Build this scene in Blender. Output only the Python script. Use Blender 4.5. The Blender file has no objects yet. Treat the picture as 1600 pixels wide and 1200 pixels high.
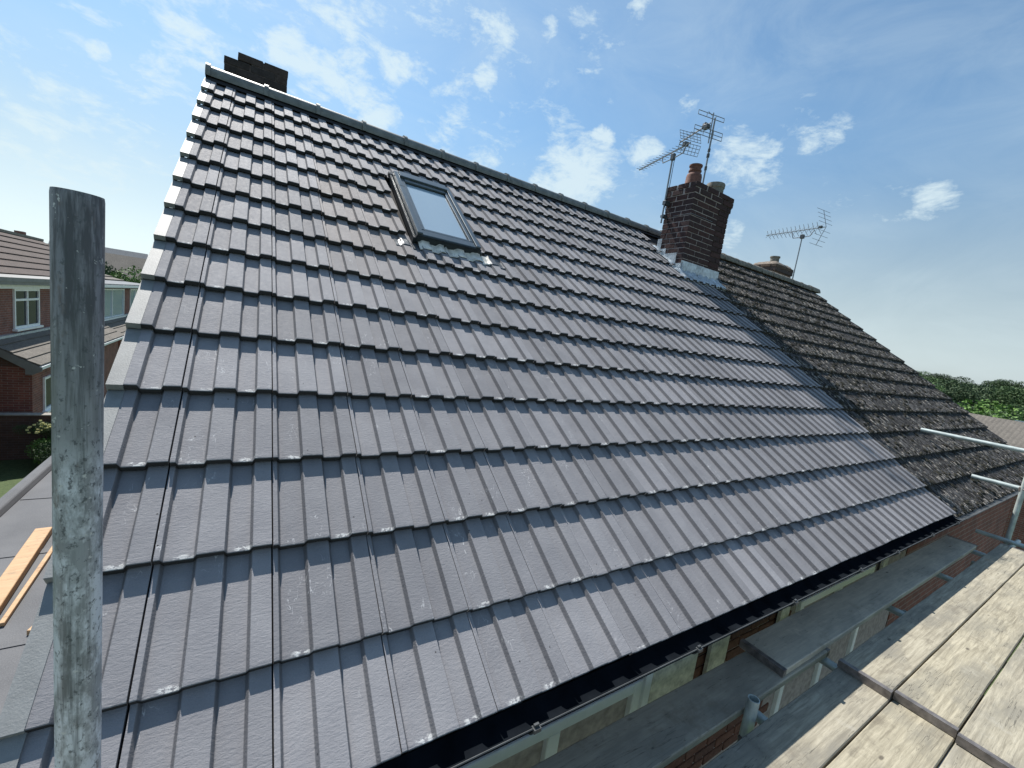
import bpy, bmesh, math, random
from mathutils import Vector, Matrix, noise as mnoise

rnd = random.Random(7)
S = bpy.context.scene
COL = S.collection
rad = math.radians

# ------------------------------------------------------------------ camera
cam_d = bpy.data.cameras.new('camera')
cam = bpy.data.objects.new('camera', cam_d)
COL.objects.link(cam)
S.camera = cam
cam_d.sensor_width = 36.0
cam_d.lens = 657.3 / 1600 * 36.0
cam_d.clip_start = 0.02
cam_d.clip_end = 4000
_r = Vector((0.84264309, -0.52074327, 0.13703673))
_d = Vector((0.04455099, -0.1861977, -0.98150172))
_f = Vector((0.53662634, 0.83316076, -0.13369858))
cam.matrix_world = Matrix(((_r.x, -_d.x, -_f.x, -0.10096), (_r.y, -_d.y, -_f.y, -0.90085),
                           (_r.z, -_d.z, -_f.z, 1.21240), (0, 0, 0, 1)))

# ------------------------------------------------------------------ sun and sky
SUN = Vector((-0.12, 1.0, 1.32)).normalized()
sl = bpy.data.lights.new('sun', 'SUN')
sl.energy = 4.4
sl.angle = rad(0.53)
sl.color = (1.0, 0.955, 0.89)
so = bpy.data.objects.new('sun', sl)
COL.objects.link(so)
so.rotation_euler = SUN.to_track_quat('Z', 'Y').to_euler()

S.view_settings.view_transform = 'Standard'
S.view_settings.look = 'None'
S.view_settings.gamma = 1
S.view_settings.exposure = 0.65
S.view_settings.use_curve_mapping = False

W = bpy.data.worlds.new('World')
S.world = W
W.use_nodes = True


class NT:
    """small helper around a node tree"""
    def __init__(s, tree):
        s.t = tree
        s.n = tree.nodes
        s.l = tree.links

    def new(s, typ, **kw):
        nd = s.n.new(typ)
        for k, v in kw.items():
            setattr(nd, k, v)
        return nd

    def inp(s, nd, key, v):
        if isinstance(v, bpy.types.NodeSocket):
            s.l.new(v, nd.inputs[key])
        elif v is not None:
            nd.inputs[key].default_value = v

    def math(s, op, a, b=None, c=None, clamp=False):
        nd = s.new('ShaderNodeMath', operation=op, use_clamp=clamp)
        for i, v in enumerate((a, b, c)):
            if v is not None:
                s.inp(nd, i, v)
        return nd.outputs[0]

    def vmath(s, op, a, b=None, scale=None):
        nd = s.new('ShaderNodeVectorMath', operation=op)
        s.inp(nd, 0, a)
        if b is not None:
            s.inp(nd, 1, b)
        if scale is not None:
            s.inp(nd, 'Scale', scale)
        return nd.outputs['Value'] if op in ('DOT_PRODUCT', 'LENGTH') else nd.outputs[0]

    def sep(s, v):
        nd = s.new('ShaderNodeSeparateXYZ')
        s.inp(nd, 0, v)
        return nd.outputs

    def comb(s, x, y, z):
        nd = s.new('ShaderNodeCombineXYZ')
        s.inp(nd, 0, x); s.inp(nd, 1, y); s.inp(nd, 2, z)
        return nd.outputs[0]

    def noise(s, vec, scale, detail=3, rough=0.55, dist=0.0):
        nd = s.new('ShaderNodeTexNoise')
        s.inp(nd, 'Vector', vec)
        nd.inputs['Scale'].default_value = scale
        nd.inputs['Detail'].default_value = detail
        nd.inputs['Roughness'].default_value = rough
        nd.inputs['Distortion'].default_value = dist
        return nd.outputs['Fac']

    def mapr(s, v, a, b, c=0.0, d=1.0, smooth=False):
        nd = s.new('ShaderNodeMapRange')
        if smooth:
            nd.interpolation_type = 'SMOOTHSTEP'
        s.inp(nd, 0, v)
        for i, q in enumerate((a, b, c, d)):
            nd.inputs[i + 1].default_value = q
        return nd.outputs[0]

    def mix(s, fac, a, b):
        nd = s.new('ShaderNodeMix', data_type='RGBA')
        s.inp(nd, 0, fac)
        for k, v in ((6, a), (7, b)):
            if not isinstance(v, bpy.types.NodeSocket) and len(v) == 3:
                v = (*v, 1)
            s.inp(nd, k, v)
        return nd.outputs[2]

    def bump(s, h, strength, dist, normal=None):
        nd = s.new('ShaderNodeBump')
        nd.inputs['Strength'].default_value = strength
        nd.inputs['Distance'].default_value = dist
        s.inp(nd, 'Height', h)
        if normal is not None:
            s.inp(nd, 'Normal', normal)
        return nd.outputs[0]


# --- sky: Nishita with fair weather clouds laid out in world directions
w = NT(W.node_tree)
w.n.clear()
sky = w.new('ShaderNodeTexSky', sky_type='NISHITA')
sky.sun_disc = False
sky.sun_elevation = math.asin(SUN.z)
sky.sun_rotation = math.atan2(SUN.x, SUN.y)
sky.air_density = 1.0
sky.dust_density = 0.5
sky.ozone_density = 1.0
tc = w.new('ShaderNodeTexCoord')
dirn = w.vmath('NORMALIZE', tc.outputs['Generated'])
dx, dy, dz = w.sep(dirn)
den = w.math('ADD', w.math('MAXIMUM', dz, 0.0), 0.22)
plane = w.comb(w.math('DIVIDE', dx, den), w.math('DIVIDE', dy, den), 0.0)
cdir = w.vmath('MULTIPLY', dirn, (1.0, 1.0, 2.0))
n1 = w.noise(cdir, 13.0, 9, 0.66, 0.3)
n2 = w.noise(cdir, 42.0, 5, 0.6, 0.2)
n3 = w.noise(plane, 1.1, 3, 0.5)
# cloud fields: direction, angular size, strength
CLOUDS = [
    ((-0.050, 0.800, 0.590), 0.60, 0.42), ((0.10, 0.80, 0.59), 0.42, 0.48), ((0.45, 0.80, 0.42), 0.34, 0.25), ((0.72, 0.62, 0.30), 0.34, 0.18), ((-0.25, 0.90, 0.36), 0.40, 0.45),
    ((-0.094, 0.924, 0.371), 0.054, 0.80),
    ((0.048, 0.908, 0.416), 0.052, 1.00),
    ((0.112, 0.880, 0.462), 0.048, 0.70),
    ((0.137, 0.904, 0.404), 0.069, 1.00),
    ((0.193, 0.907, 0.376), 0.060, 0.90),
    ((0.093, 0.922, 0.377), 0.067, 0.70),
    ((0.210, 0.872, 0.443), 0.042, 1.00),
    ((0.254, 0.864, 0.435), 0.030, 0.70),
    ((0.353, 0.775, 0.524), 0.056, 0.90),
    ((0.436, 0.721, 0.539), 0.023, 0.90),
    ((0.365, 0.807, 0.465), 0.032, 0.80),
    ((0.338, 0.852, 0.399), 0.036, 0.70),
    ((0.316, 0.879, 0.357), 0.058, 0.50),
    ((0.405, 0.848, 0.341), 0.067, 0.50),
    ((0.426, 0.817, 0.389), 0.046, 0.40),
    ((0.569, 0.750, 0.336), 0.098, 1.00),
    ((0.536, 0.788, 0.302), 0.068, 0.90),
    ((0.587, 0.706, 0.396), 0.032, 1.00),
    ((0.662, 0.650, 0.373), 0.043, 0.60),
    ((0.766, 0.523, 0.374), 0.069, 1.00),
    ((0.799, 0.488, 0.353), 0.051, 0.90),
    ((0.773, 0.543, 0.328), 0.056, 0.60),
    ((0.823, 0.406, 0.397), 0.044, 0.90),
    ((0.677, 0.580, 0.453), 0.025, 0.70),
    ((0.810, 0.534, 0.244), 0.036, 0.90),
    ((0.904, 0.323, 0.280), 0.049, 0.60),
    ((0.918, 0.264, 0.294), 0.036, 0.80),
    ((0.873, 0.397, 0.283), 0.055, 0.35),
    ((-0.271, 0.947, 0.173), 0.096, 0.55),
    ((-0.235, 0.936, 0.262), 0.068, 0.50),
    ((-0.202, 0.927, 0.316), 0.020, 0.90),
    ((-0.174, 0.953, 0.246), 0.077, 0.40),
    ((0.543, 0.621, 0.566), 0.038, 0.60),
    ((0.782, 0.443, 0.438), 0.052, 0.30),
    ((0.526, 0.685, 0.503), 0.029, 0.50),
    ((0.877, 0.315, 0.362), 0.054, 0.20),
]
acc = None
for (v, size, st) in CLOUDS:
    if v[0] > 0.68:
        st *= 0.72
    v = Vector(v).normalized()
    dp = w.vmath('DOT_PRODUCT', dirn, tuple(v))
    m = w.mapr(dp, math.cos(size * 1.15), 1.0, 0.0, st, True)
    acc = m if acc is None else w.math('MAXIMUM', acc, m)
thr = w.math('ADD', w.math('MULTIPLY', acc, 0.27), w.math('ADD', w.math('MULTIPLY', n2, 0.20), w.math('MULTIPLY', n1, 0.80)))
cm = w.math('MULTIPLY', w.mapr(thr, 0.56, 0.82, 0.0, 1.0, True), w.mapr(acc, 0.0, 0.25, 0.25, 1.0))
# thin milky veil everywhere, thicker towards the horizon
veil = w.math('ADD', w.math('MULTIPLY', w.mapr(n3, 0.35, 0.75, 0.06, 0.30, True), w.mapr(w.noise(cdir, 4.0, 6, 0.65, 1.2), 0.35, 0.70, 0.25, 1.4)), w.mapr(dz, 0.0, 0.45, 0.12, 0.0, True))
cm = w.math('MAXIMUM', w.math('MULTIPLY', cm, 0.80), w.math('MULTIPLY', veil, 0.8))
# air near the horizon: Nishita's yellow rim is greyed towards a pale blue
bw = w.new('ShaderNodeRGBToBW')
w.inp(bw, 0, sky.outputs[0])
pale = w.vmath('SCALE', (0.90, 1.02, 1.08), scale=bw.outputs[0])
hz = w.mix(w.mapr(dz, 0.0, 0.45, 0.85, 0.0, True), w.vmath('MULTIPLY', sky.outputs[0], (0.80, 1.03, 1.07)), pale)
hz = w.vmath('SCALE', hz, scale=w.mapr(dz, 0.0, 0.40, 0.80, 1.0, True))
skycol = w.mix(cm, hz, (5.6, 6.6, 6.9))
bg = w.new('ShaderNodeBackground')
w.inp(bg, 'Color', skycol)
bg.inputs['Strength'].default_value = 0.088
wo = w.new('ShaderNodeOutputWorld')
w.l.new(bg.outputs[0], wo.inputs[0])

# ------------------------------------------------------------------ materials


def material(name):
    m = bpy.data.materials.new(name)
    m.use_nodes = True
    t = NT(m.node_tree)
    b = m.node_tree.nodes['Principled BSDF']
    return m, t, b


def plain(name, col, rough=0.6, metal=0.0, var=0.25, scale=8, bump=0.15, bdist=0.003, spec=0.4, stretch=(1, 1, 1)):
    m, t, b = material(name)
    tcn = t.new('ShaderNodeTexCoord')
    oi = t.new('ShaderNodeObjectInfo')
    v = t.vmath('ADD', t.vmath('MULTIPLY', tcn.outputs['Object'], stretch), t.comb(t.math('MULTIPLY', oi.outputs['Random'], 37.0), 0.0, 0.0))
    n = t.noise(v, scale, 5, 0.6)
    k = t.mapr(n, 0.3, 0.7, 1 - var, 1 + var)
    c = t.vmath('SCALE', t.vmath('MULTIPLY', tuple(col), oi.outputs['Color']), scale=k)
    t.l.new(c, b.inputs['Base Color'])
    b.inputs['Roughness'].default_value = rough
    b.inputs['Metallic'].default_value = metal
    b.inputs['Specular IOR Level'].default_value = spec
    if bump:
        nn = t.noise(v, scale * 9, 3, 0.6)
        t.l.new(t.bump(nn, bump, bdist), b.inputs['Normal'])
    return m


def tile_material():
    m, t, b = material('concrete_tile_slate_grey')
    tcn = t.new('ShaderNodeTexCoord')
    oi = t.new('ShaderNodeObjectInfo')
    R = oi.outputs['Random']
    obj = tcn.outputs['Object']
    x, y, z = t.sep(obj)
    off = t.comb(t.math('MULTIPLY', R, 91.0), t.math('MULTIPLY', R, 47.0), 0.0)
    p = t.vmath('ADD', obj, off)
    big = t.noise(p, 7, 3, 0.6)
    mid = t.noise(p, 60, 4, 0.65)
    fine = t.noise(p, 420, 2, 0.6)
    base = t.mix(t.mapr(big, 0.3, 0.7), (0.240, 0.238, 0.252), (0.298, 0.294, 0.306))
    base = t.mix(t.mapr(fine, 0.35, 0.75, 0.0, 0.45), base, (0.17, 0.168, 0.182))
    base = t.vmath('MULTIPLY', base, oi.outputs['Color'])
    base = t.vmath('SCALE', base, scale=t.mapr(R, 0, 1, 0.86, 1.13))
    # efflorescence and scuffing on the leading edges of the pans
    fx = t.math('FRACT', t.math('DIVIDE', t.math('SUBTRACT', x, 0.016), 0.1465))
    pan = t.math('MULTIPLY', t.mapr(fx, 0.18, 0.30, 0, 1), t.mapr(fx, 0.50, 0.62, 1, 0))
    ev = t.noise(t.vmath('MULTIPLY', p, (1, 0.0, 1)), 34, 3, 0.6)
    edge = t.math('MULTIPLY', t.mapr(t.math('SUBTRACT', y, t.math('MULTIPLY', ev, 0.026)), 0.0, 0.005, 1.0, 0.0), t.mapr(y, 0.0008, 0.0022, 0.0, 1.0))
    en = t.mapr(t.noise(t.vmath('MULTIPLY', p, (1.0, 1.4, 1)), 60, 4, 0.7), 0.47, 0.52)
    gate = t.mapr(t.noise(t.vmath('ADD', off, t.comb(t.math('FLOOR', t.math('DIVIDE', x, 0.147)), 0.3, 0.0)), 3.1, 0), 0.46, 0.52)
    wm = t.math('MULTIPLY', t.math('MULTIPLY', pan, edge), t.math('MULTIPLY', en, gate))
    # rubbed bright arrises
    ar = t.math('MULTIPLY', t.math('MULTIPLY', t.mapr(y, 0.001, 0.006, 1.0, 0.0), t.mapr(y, 0.0002, 0.001, 0.0, 1.0)), t.mapr(mid, 0.5, 0.66))
    wm = t.math('MAXIMUM', wm, t.math('MULTIPLY', ar, 0.35))
    # thin chalky scratches: contour lines of a noise, in a few places
    cn = t.noise(t.vmath('MULTIPLY', p, (1.0, 0.35, 1.0)), 26, 3, 0.5, 0.6)
    ln = t.mapr(t.math('ABSOLUTE', t.math('SUBTRACT', cn, 0.5)), 0.002, 0.010, 1.0, 0.0)
    zone = t.mapr(t.noise(t.vmath('MULTIPLY', p, (1.0, 0.5, 1.0)), 6.5, 2, 0.5), 0.585, 0.64)
    brk = t.mapr(mid, 0.42, 0.55)
    sc = t.math('MULTIPLY', t.math('MULTIPLY', ln, zone), brk)
    dust = t.math('MULTIPLY', t.mapr(t.noise(t.vmath('MULTIPLY', p, (2.2, 0.5, 1.0)), 14, 5, 0.7), 0.60, 0.80), 0.22)
    base = t.mix(dust, base, (0.33, 0.33, 0.34))
    base = t.mix(t.math('MULTIPLY', sc, 0.8), base, (0.60, 0.60, 0.60))
    base = t.mix(t.math('MULTIPLY', wm, 0.85), base, (0.70, 0.70, 0.68))
    # pin holes and specks
    vo = t.new('ShaderNodeTexVoronoi')
    t.inp(vo, 'Vector', p)
    vo.inputs['Scale'].default_value = 14
    spk = t.mapr(vo.outputs['Distance'], 0.030, 0.045, 1.0, 0.0)
    base = t.mix(t.math('MULTIPLY', spk, 0.8), base, (0.015, 0.015, 0.015))
    # darker lines along the roll steps
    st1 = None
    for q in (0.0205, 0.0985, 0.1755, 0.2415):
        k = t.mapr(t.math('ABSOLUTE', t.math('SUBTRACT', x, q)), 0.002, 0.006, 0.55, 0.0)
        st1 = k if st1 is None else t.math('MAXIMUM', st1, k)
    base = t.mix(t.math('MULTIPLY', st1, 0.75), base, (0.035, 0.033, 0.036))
    # tile nose: its shade is painted into the colour
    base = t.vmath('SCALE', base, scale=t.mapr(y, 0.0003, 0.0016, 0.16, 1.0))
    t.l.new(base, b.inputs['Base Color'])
    t.l.new(t.mapr(mid, 0.3, 0.7, 0.70, 0.85), b.inputs['Roughness'])
    b.inputs['Specular IOR Level'].default_value = 0.22
    rip = t.noise(t.vmath('MULTIPLY', p, (0.65, 1.5, 1.0)), 95, 4, 0.62, 0.5)
    nb = t.bump(rip, 0.55, 0.0030)
    nb = t.bump(fine, 0.35, 0.0010, nb)
    t.l.new(nb, b.inputs['Normal'])
    return m


def mossy_material():
    m, t, b = material('old_concrete_tile')
    tcn = t.new('ShaderNodeTexCoord')
    oi = t.new('ShaderNodeObjectInfo')
    R = oi.outputs['Random']
    obj = tcn.outputs['Object']
    p = t.vmath('ADD', obj, t.comb(t.math('MULTIPLY', R, 91.0), t.math('MULTIPLY', R, 47.0), 0.0))
    a = t.noise(t.vmath('MULTIPLY', p, (1.0, 0.4, 1.0)), 38, 6, 0.7)
    c = t.noise(t.vmath('MULTIPLY', p, (1.0, 0.3, 1.0)), 120, 4, 0.7)
    l = t.noise(p, 22, 5, 0.7)
    base = t.mix(t.mapr(a, 0.38, 0.62), (0.022, 0.022, 0.024), (0.138, 0.135, 0.136))
    base = t.mix(t.mapr(c, 0.58, 0.66, 0, 0.85), base, (0.34, 0.32, 0.29))
    gp = t.noise(t.vmath('MULTIPLY', p, (1.0, 0.12, 1.0)), 70, 3, 0.6)
    base = t.mix(t.mapr(gp, 0.50, 0.62, 0, 0.85), base, (0.018, 0.016, 0.015))
    base = t.mix(t.mapr(l, 0.62, 0.70), base, (0.085, 0.085, 0.05))
    base = t.vmath('SCALE', base, scale=t.mapr(R, 0, 1, 0.75, 1.2))
    t.l.new(base, b.inputs['Base Color'])
    b.inputs['Roughness'].default_value = 0.9
    b.inputs['Specular IOR Level'].default_value = 0.2
    t.l.new(t.bump(a, 0.9, 0.006), b.inputs['Normal'])
    return m


def brick_material(name, cols, rough=0.85):
    m, t, b = material(name)
    tcn = t.new('ShaderNodeTexCoord')
    oi = t.new('ShaderNodeObjectInfo')
    R = oi.outputs['Random']
    p = t.vmath('ADD', tcn.outputs['Object'], t.comb(t.math('MULTIPLY', R, 31.0), t.math('MULTIPLY', R, 17.0), 0.0))
    ramp = t.new('ShaderNodeValToRGB')
    t.inp(ramp, 0, R)
    e = ramp.color_ramp.elements
    e[0].color = (*cols[0], 1); e[1].color = (*cols[-1], 1)
    for i, c in enumerate(cols[1:-1]):
        q = e.new((i + 1) / (len(cols) - 1)); q.color = (*c, 1)
    n = t.noise(p, 30, 5, 0.7)
    base = t.vmath('SCALE', ramp.outputs[0], scale=t.mapr(n, 0.3, 0.7, 0.65, 1.3))
    s = t.noise(p, 9, 3, 0.6)
    base = t.mix(t.mapr(s, 0.60, 0.78, 0, 0.12), base, (0.22, 0.20, 0.18))
    t.l.new(base, b.inputs['Base Color'])
    b.inputs['Roughness'].default_value = rough
    b.inputs['Specular IOR Level'].default_value = 0.2
    t.l.new(t.bump(n, 0.5, 0.004), b.inputs['Normal'])
    return m


def brickwall_material(name, c1, c2, mortar, scale=1.0):
    """far masonry whose bricks are under ten pixels"""
    m, t, b = material(name)
    g = t.new('ShaderNodeNewGeometry')
    x, y, z = t.sep(g.outputs['Position'])
    v = t.comb(t.math('ADD', x, y), z, 0.0)
    bt = t.new('ShaderNodeTexBrick')
    t.inp(bt, 'Vector', v)
    bt.inputs['Color1'].default_value = (*c1, 1)
    bt.inputs['Color2'].default_value = (*c2, 1)
    bt.inputs['Mortar'].default_value = (*mortar, 1)
    bt.inputs['Scale'].default_value = 1.0
    bt.inputs['Mortar Size'].default_value = 0.006
    bt.inputs['Brick Width'].default_value = 0.225
    bt.inputs['Row Height'].default_value = 0.075
    bt.inputs['Bias'].default_value = -0.1
    n = t.noise(g.outputs['Position'], 2.5, 5, 0.65)
    c = t.vmath('SCALE', bt.outputs['Color'], scale=t.mapr(n, 0.3, 0.7, 0.75, 1.25))
    t.l.new(c, b.inputs['Base Color'])
    b.inputs['Roughness'].default_value = 0.9
    inv = t.math('SUBTRACT', 1.0, bt.outputs['Fac'])
    t.l.new(t.bump(inv, 0.7, 0.01), b.inputs['Normal'])
    return m


def wood_material(name, c1, c2, c3, rough=0.8, grain=1.0):
    m, t, b = material(name)
    tcn = t.new('ShaderNodeTexCoord')
    oi = t.new('ShaderNodeObjectInfo')
    R = oi.outputs['Random']
    p = t.vmath('ADD', tcn.outputs['Object'], t.comb(t.math('MULTIPLY', R, 31.0), t.math('MULTIPLY', R, 17.0), 0.0))
    g1 = t.noise(t.vmath('MULTIPLY', p, (0.06, 1.0, 1.0)), 70 * grain, 5, 0.7, 0.4)
    g2 = t.noise(t.vmath('MULTIPLY', p, (0.35, 1.0, 1.0)), 6, 5, 0.65)
    g3 = t.noise(t.vmath('MULTIPLY', p, (0.8, 1.0, 1.0)), 26, 5, 0.7)
    base = t.mix(t.mapr(g1, 0.35, 0.65), c1, c2)
    base = t.mix(t.mapr(g2, 0.45, 0.62, 0, 0.85), base, c3)
    mud = t.noise(t.vmath('ADD', p, (5.0, 3.0, 1.0)), 4.2, 6, 0.72)
    base = t.mix(t.mapr(mud, 0.56, 0.70, 0, 0.55), base, (0.15, 0.13, 0.105))
    base = t.mix(t.mapr(mud, 0.30, 0.40, 0.35, 0.0), base, (0.50, 0.48, 0.42))
    base = t.mix(t.mapr(g3, 0.60, 0.72, 0, 0.35), base, (0.06, 0.055, 0.05))
    # knots and bruises
    vo = t.new('ShaderNodeTexVoronoi')
    t.inp(vo, 'Vector', t.vmath('MULTIPLY', p, (0.9, 2.2, 0.5)))
    vo.inputs['Scale'].default_value = 3.6
    kn = t.mapr(vo.outputs['Distance'], 0.035, 0.075, 1.0, 0.0)
    base = t.mix(t.math('MULTIPLY', kn, 0.7), base, (0.05, 0.04, 0.035))
    # checks: thin dark cracks running with the grain
    cn = t.noise(t.vmath('MULTIPLY', p, (0.05, 1.0, 1.0)), 30, 3, 0.5)
    ck = t.math('MULTIPLY', t.mapr(t.math('ABSOLUTE', t.math('SUBTRACT', cn, 0.5)), 0.001, 0.006, 1, 0), t.mapr(g2, 0.40, 0.55))
    base = t.mix(t.math('MULTIPLY', ck, 0.6), base, (0.05, 0.045, 0.04))
    base = t.vmath('MULTIPLY', base, oi.outputs['Color'])
    t.l.new(base, b.inputs['Base Color'])
    b.inputs['Roughness'].default_value = rough
    b.inputs['Specular IOR Level'].default_value = 0.25
    t.l.new(t.bump(t.math('SUBTRACT', g1, t.math('MULTIPLY', ck, 0.5)), 0.5, 0.003), b.inputs['Normal'])
    return m


def galv_material():
    m, t, b = material('galvanised_steel')
    tcn = t.new('ShaderNodeTexCoord')
    p = tcn.outputs['Object']
    x, y, z = t.sep(p)
    st = t.noise(t.vmath('MULTIPLY', p, (1, 1, 0.10)), 110, 4, 0.7)
    bl = t.noise(t.vmath('MULTIPLY', p, (1, 1, 0.45)), 26, 5, 0.72)
    sp = t.noise(t.vmath('MULTIPLY', p, (1, 1, 0.7)), 150, 3, 0.7)
    base = t.mix(t.mapr(st, 0.42, 0.58), (0.085, 0.088, 0.100), (0.235, 0.24, 0.268))
    # cement and rubbed patches lower down, dark film at the top
    z2 = t.math('ADD', z, t.math('MULTIPLY', t.math('SUBTRACT', bl, 0.5), 0.22))
    low = t.mapr(z2, 0.96, 1.00, 1.0, 0.0)
    mid = t.mapr(z2, 1.04, 1.14, 1.0, 0.0)
    base = t.mix(t.math('MULTIPLY', mid, 0.45), base, (0.36, 0.38, 0.38))
    base = t.mix(t.math('MULTIPLY', low, t.mapr(bl, 0.44, 0.56, 0.15, 0.95)), base, (0.70, 0.72, 0.76))
    base = t.mix(t.mapr(sp, 0.56, 0.66, 0, 0.8), base, (0.08, 0.09, 0.10))
    sk = t.noise(t.vmath('MULTIPLY', p, (1, 1, 0.05)), 60, 4, 0.75)
    base = t.mix(t.mapr(sk, 0.52, 0.62, 0, 0.6), base, (0.07, 0.08, 0.085))
    rs = t.noise(t.vmath('ADD', t.vmath('MULTIPLY', p, (1, 1, 0.35)), (2.0, 0.0, 0.0)), 34, 5, 0.75)
    base = t.mix(t.mapr(rs, 0.60, 0.70, 0, 0.6), base, (0.17, 0.115, 0.085))
    cs = t.noise(t.vmath('ADD', p, (0.0, 4.0, 0.0)), 75, 4, 0.6)
    base = t.mix(t.mapr(cs, 0.66, 0.69, 0, 0.85), base, (0.62, 0.62, 0.60))
    t.l.new(base, b.inputs['Base Color'])
    b.inputs['Metallic'].default_value = 0.1
    t.l.new(t.mapr(bl, 0.3, 0.7, 0.40, 0.62), b.inputs['Roughness'])
    t.l.new(t.bump(sp, 0.35, 0.0012), b.inputs['Normal'])
    return m


def glass_material(name, tint=(0.03, 0.045, 0.05), rough=0.03, ior=1.5):
    m, t, b = material(name)
    b.inputs['Base Color'].default_value = (*tint, 1)
    b.inputs['Roughness'].default_value = rough
    b.inputs['Specular IOR Level'].default_value = 0.6
    b.inputs['IOR'].default_value = ior
    return m


def felt_material():
    m, t, b = material('mineral_felt')
    g = t.new('ShaderNodeNewGeometry')
    p = g.outputs['Position']
    a = t.noise(p, 1.6, 5, 0.6)
    f = t.noise(p, 160, 3, 0.7)
    base = t.mix(t.mapr(a, 0.35, 0.65), (0.085, 0.09, 0.10), (0.13, 0.135, 0.145))
    base = t.mix(t.mapr(f, 0.45, 0.75, 0, 0.5), base, (0.22, 0.22, 0.23))
    t.l.new(base, b.inputs['Base Color'])
    b.inputs['Roughness'].default_value = 0.85
    t.l.new(t.bump(f, 0.5, 0.003), b.inputs['Normal'])
    return m


def grass_material():
    m, t, b = material('grass')
    g = t.new('ShaderNodeNewGeometry')
    p = g.outputs['Position']
    a = t.noise(p, 0.25, 6, 0.65)
    f = t.noise(p, 14, 5, 0.7)
    base = t.mix(t.mapr(a, 0.35, 0.65), (0.040, 0.066, 0.022), (0.066, 0.098, 0.034))
    base = t.mix(t.mapr(f, 0.4, 0.7), base, (0.085, 0.12, 0.042))
    t.l.new(base, b.inputs['Base Color'])
    b.inputs['Roughness'].default_value = 0.95
    t.l.new(t.bump(f, 0.8, 0.03), b.inputs['Normal'])
    return m


def leaf_material(name, c1, c2, c3):
    m, t, b = material(name)
    g = t.new('ShaderNodeNewGeometry')
    oi = t.new('ShaderNodeObjectInfo')
    p = g.outputs['Position']
    rp = t.new('ShaderNodeValToRGB')
    t.inp(rp, 0, g.outputs['Random Per Island'])
    e = rp.color_ramp.elements
    e[0].color = (*c1, 1); e[1].color = (*c3, 1)
    q = e.new(0.5); q.color = (*c2, 1)
    base = t.vmath('SCALE', rp.outputs[0], scale=t.mapr(oi.outputs['Random'], 0, 1, 0.75, 1.3))
    t.l.new(base, b.inputs['Base Color'])
    b.inputs['Roughness'].default_value = 0.7
    b.inputs['Specular IOR Level'].default_value = 0.3
    return m


def rooftile_far_material(name, c1, c2):
    """far roofs: individual tiles are under ten pixels, courses are geometry"""
    m, t, b = material(name)
    tcn = t.new('ShaderNodeTexCoord')
    x, y, z = t.sep(tcn.outputs['Object'])
    wv = t.math('ABSOLUTE', t.math('SINE', t.math('MULTIPLY', x, math.pi / 0.15)))
    a = t.noise(tcn.outputs['Object'], 1.3, 6, 0.7)
    f = t.noise(tcn.outputs['Object'], 18, 5, 0.7)
    base = t.mix(t.mapr(a, 0.3, 0.7), c1, c2)
    base = t.vmath('SCALE', base, scale=t.mapr(f, 0.3, 0.7, 0.6, 1.5))
    t.l.new(base, b.inputs['Base Color'])
    b.inputs['Roughness'].default_value = 0.9
    t.l.new(t.bump(wv, 0.6, 0.012), b.inputs['Normal'])
    return m


M = {}
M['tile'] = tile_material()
M['mossy'] = mossy_material()
M['ridge'] = plain('ridge_tile_grey', (0.17, 0.18, 0.175), 0.5, var=0.3, scale=14, bump=0.4)
M['ridge_old'] = plain('ridge_tile_lichen', (0.20, 0.185, 0.155), 0.9, var=0.5, scale=18, bump=0.8, bdist=0.006)
M['moss'] = plain('moss', (0.052, 0.050, 0.040), 0.95, var=0.5, scale=30, bump=0.8, bdist=0.006, spec=0.1)
M['moss_pale'] = plain('dry_moss_and_lichen', (0.34, 0.315, 0.285), 0.95, var=0.5, scale=30, bump=0.6, bdist=0.006, spec=0.1)
M['underlay'] = plain('roof_underlay', (0.02, 0.02, 0.022), 0.9, var=0.2, bump=0)
M['verge'] = plain('verge_metal', (0.215, 0.225, 0.225), 0.6, metal=0.0, var=0.12, scale=22, bump=0.25, bdist=0.004)
M['lead'] = plain('lead_flashing', (0.48, 0.53, 0.57), 0.38, metal=0.40, var=0.35, scale=16, bump=0.5, bdist=0.006)
M['lead_pale'] = plain('lead_apron', (0.74, 0.71, 0.64), 0.45, metal=0.1, var=0.35, scale=20, bump=0.5, bdist=0.006)
M['lead_dark'] = plain('dark_flashing', (0.09, 0.10, 0.11), 0.45, metal=0.3, var=0.3, scale=20, bump=0.3)
M['velux'] = plain('window_frame_grey', (0.13, 0.155, 0.17), 0.28, metal=0.55, var=0.12, scale=10, bump=0.0)
M['velux_dark'] = plain('window_frame_dark', (0.03, 0.036, 0.04), 0.4, metal=0.3, var=0.2, bump=0.0)
M['glass'] = glass_material('glazing', (0.34, 0.44, 0.52), ior=2.0)  # reflected sky is put into the pale blue base colour
M['glass_dark'] = glass_material('dark_glazing', (0.030, 0.040, 0.042), ior=1.15)
M['glass_pale'] = glass_material('pale_glazing', (0.30, 0.40, 0.46), 0.15)
M['black_pvc'] = plain('black_plastic', (0.008, 0.010, 0.013), 0.75, var=0.3, scale=9, bump=0.0, spec=0.0)
M['clip'] = plain('worn_plastic_clip', (0.065, 0.07, 0.072), 0.5, var=0.3, scale=20, bump=0.1)
M['upvc'] = plain('white_upvc', (0.84, 0.86, 0.86), 0.35, var=0.08, scale=6, bump=0.0)
M['cream'] = plain('stained_cream_board', (0.66, 0.635, 0.55), 0.7, var=0.35, scale=20, bump=0.2)
M['brick'] = brick_material('red_brown_brick', [(0.050, 0.033, 0.034), (0.072, 0.040, 0.038), (0.048, 0.034, 0.036), (0.085, 0.046, 0.042)])
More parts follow.
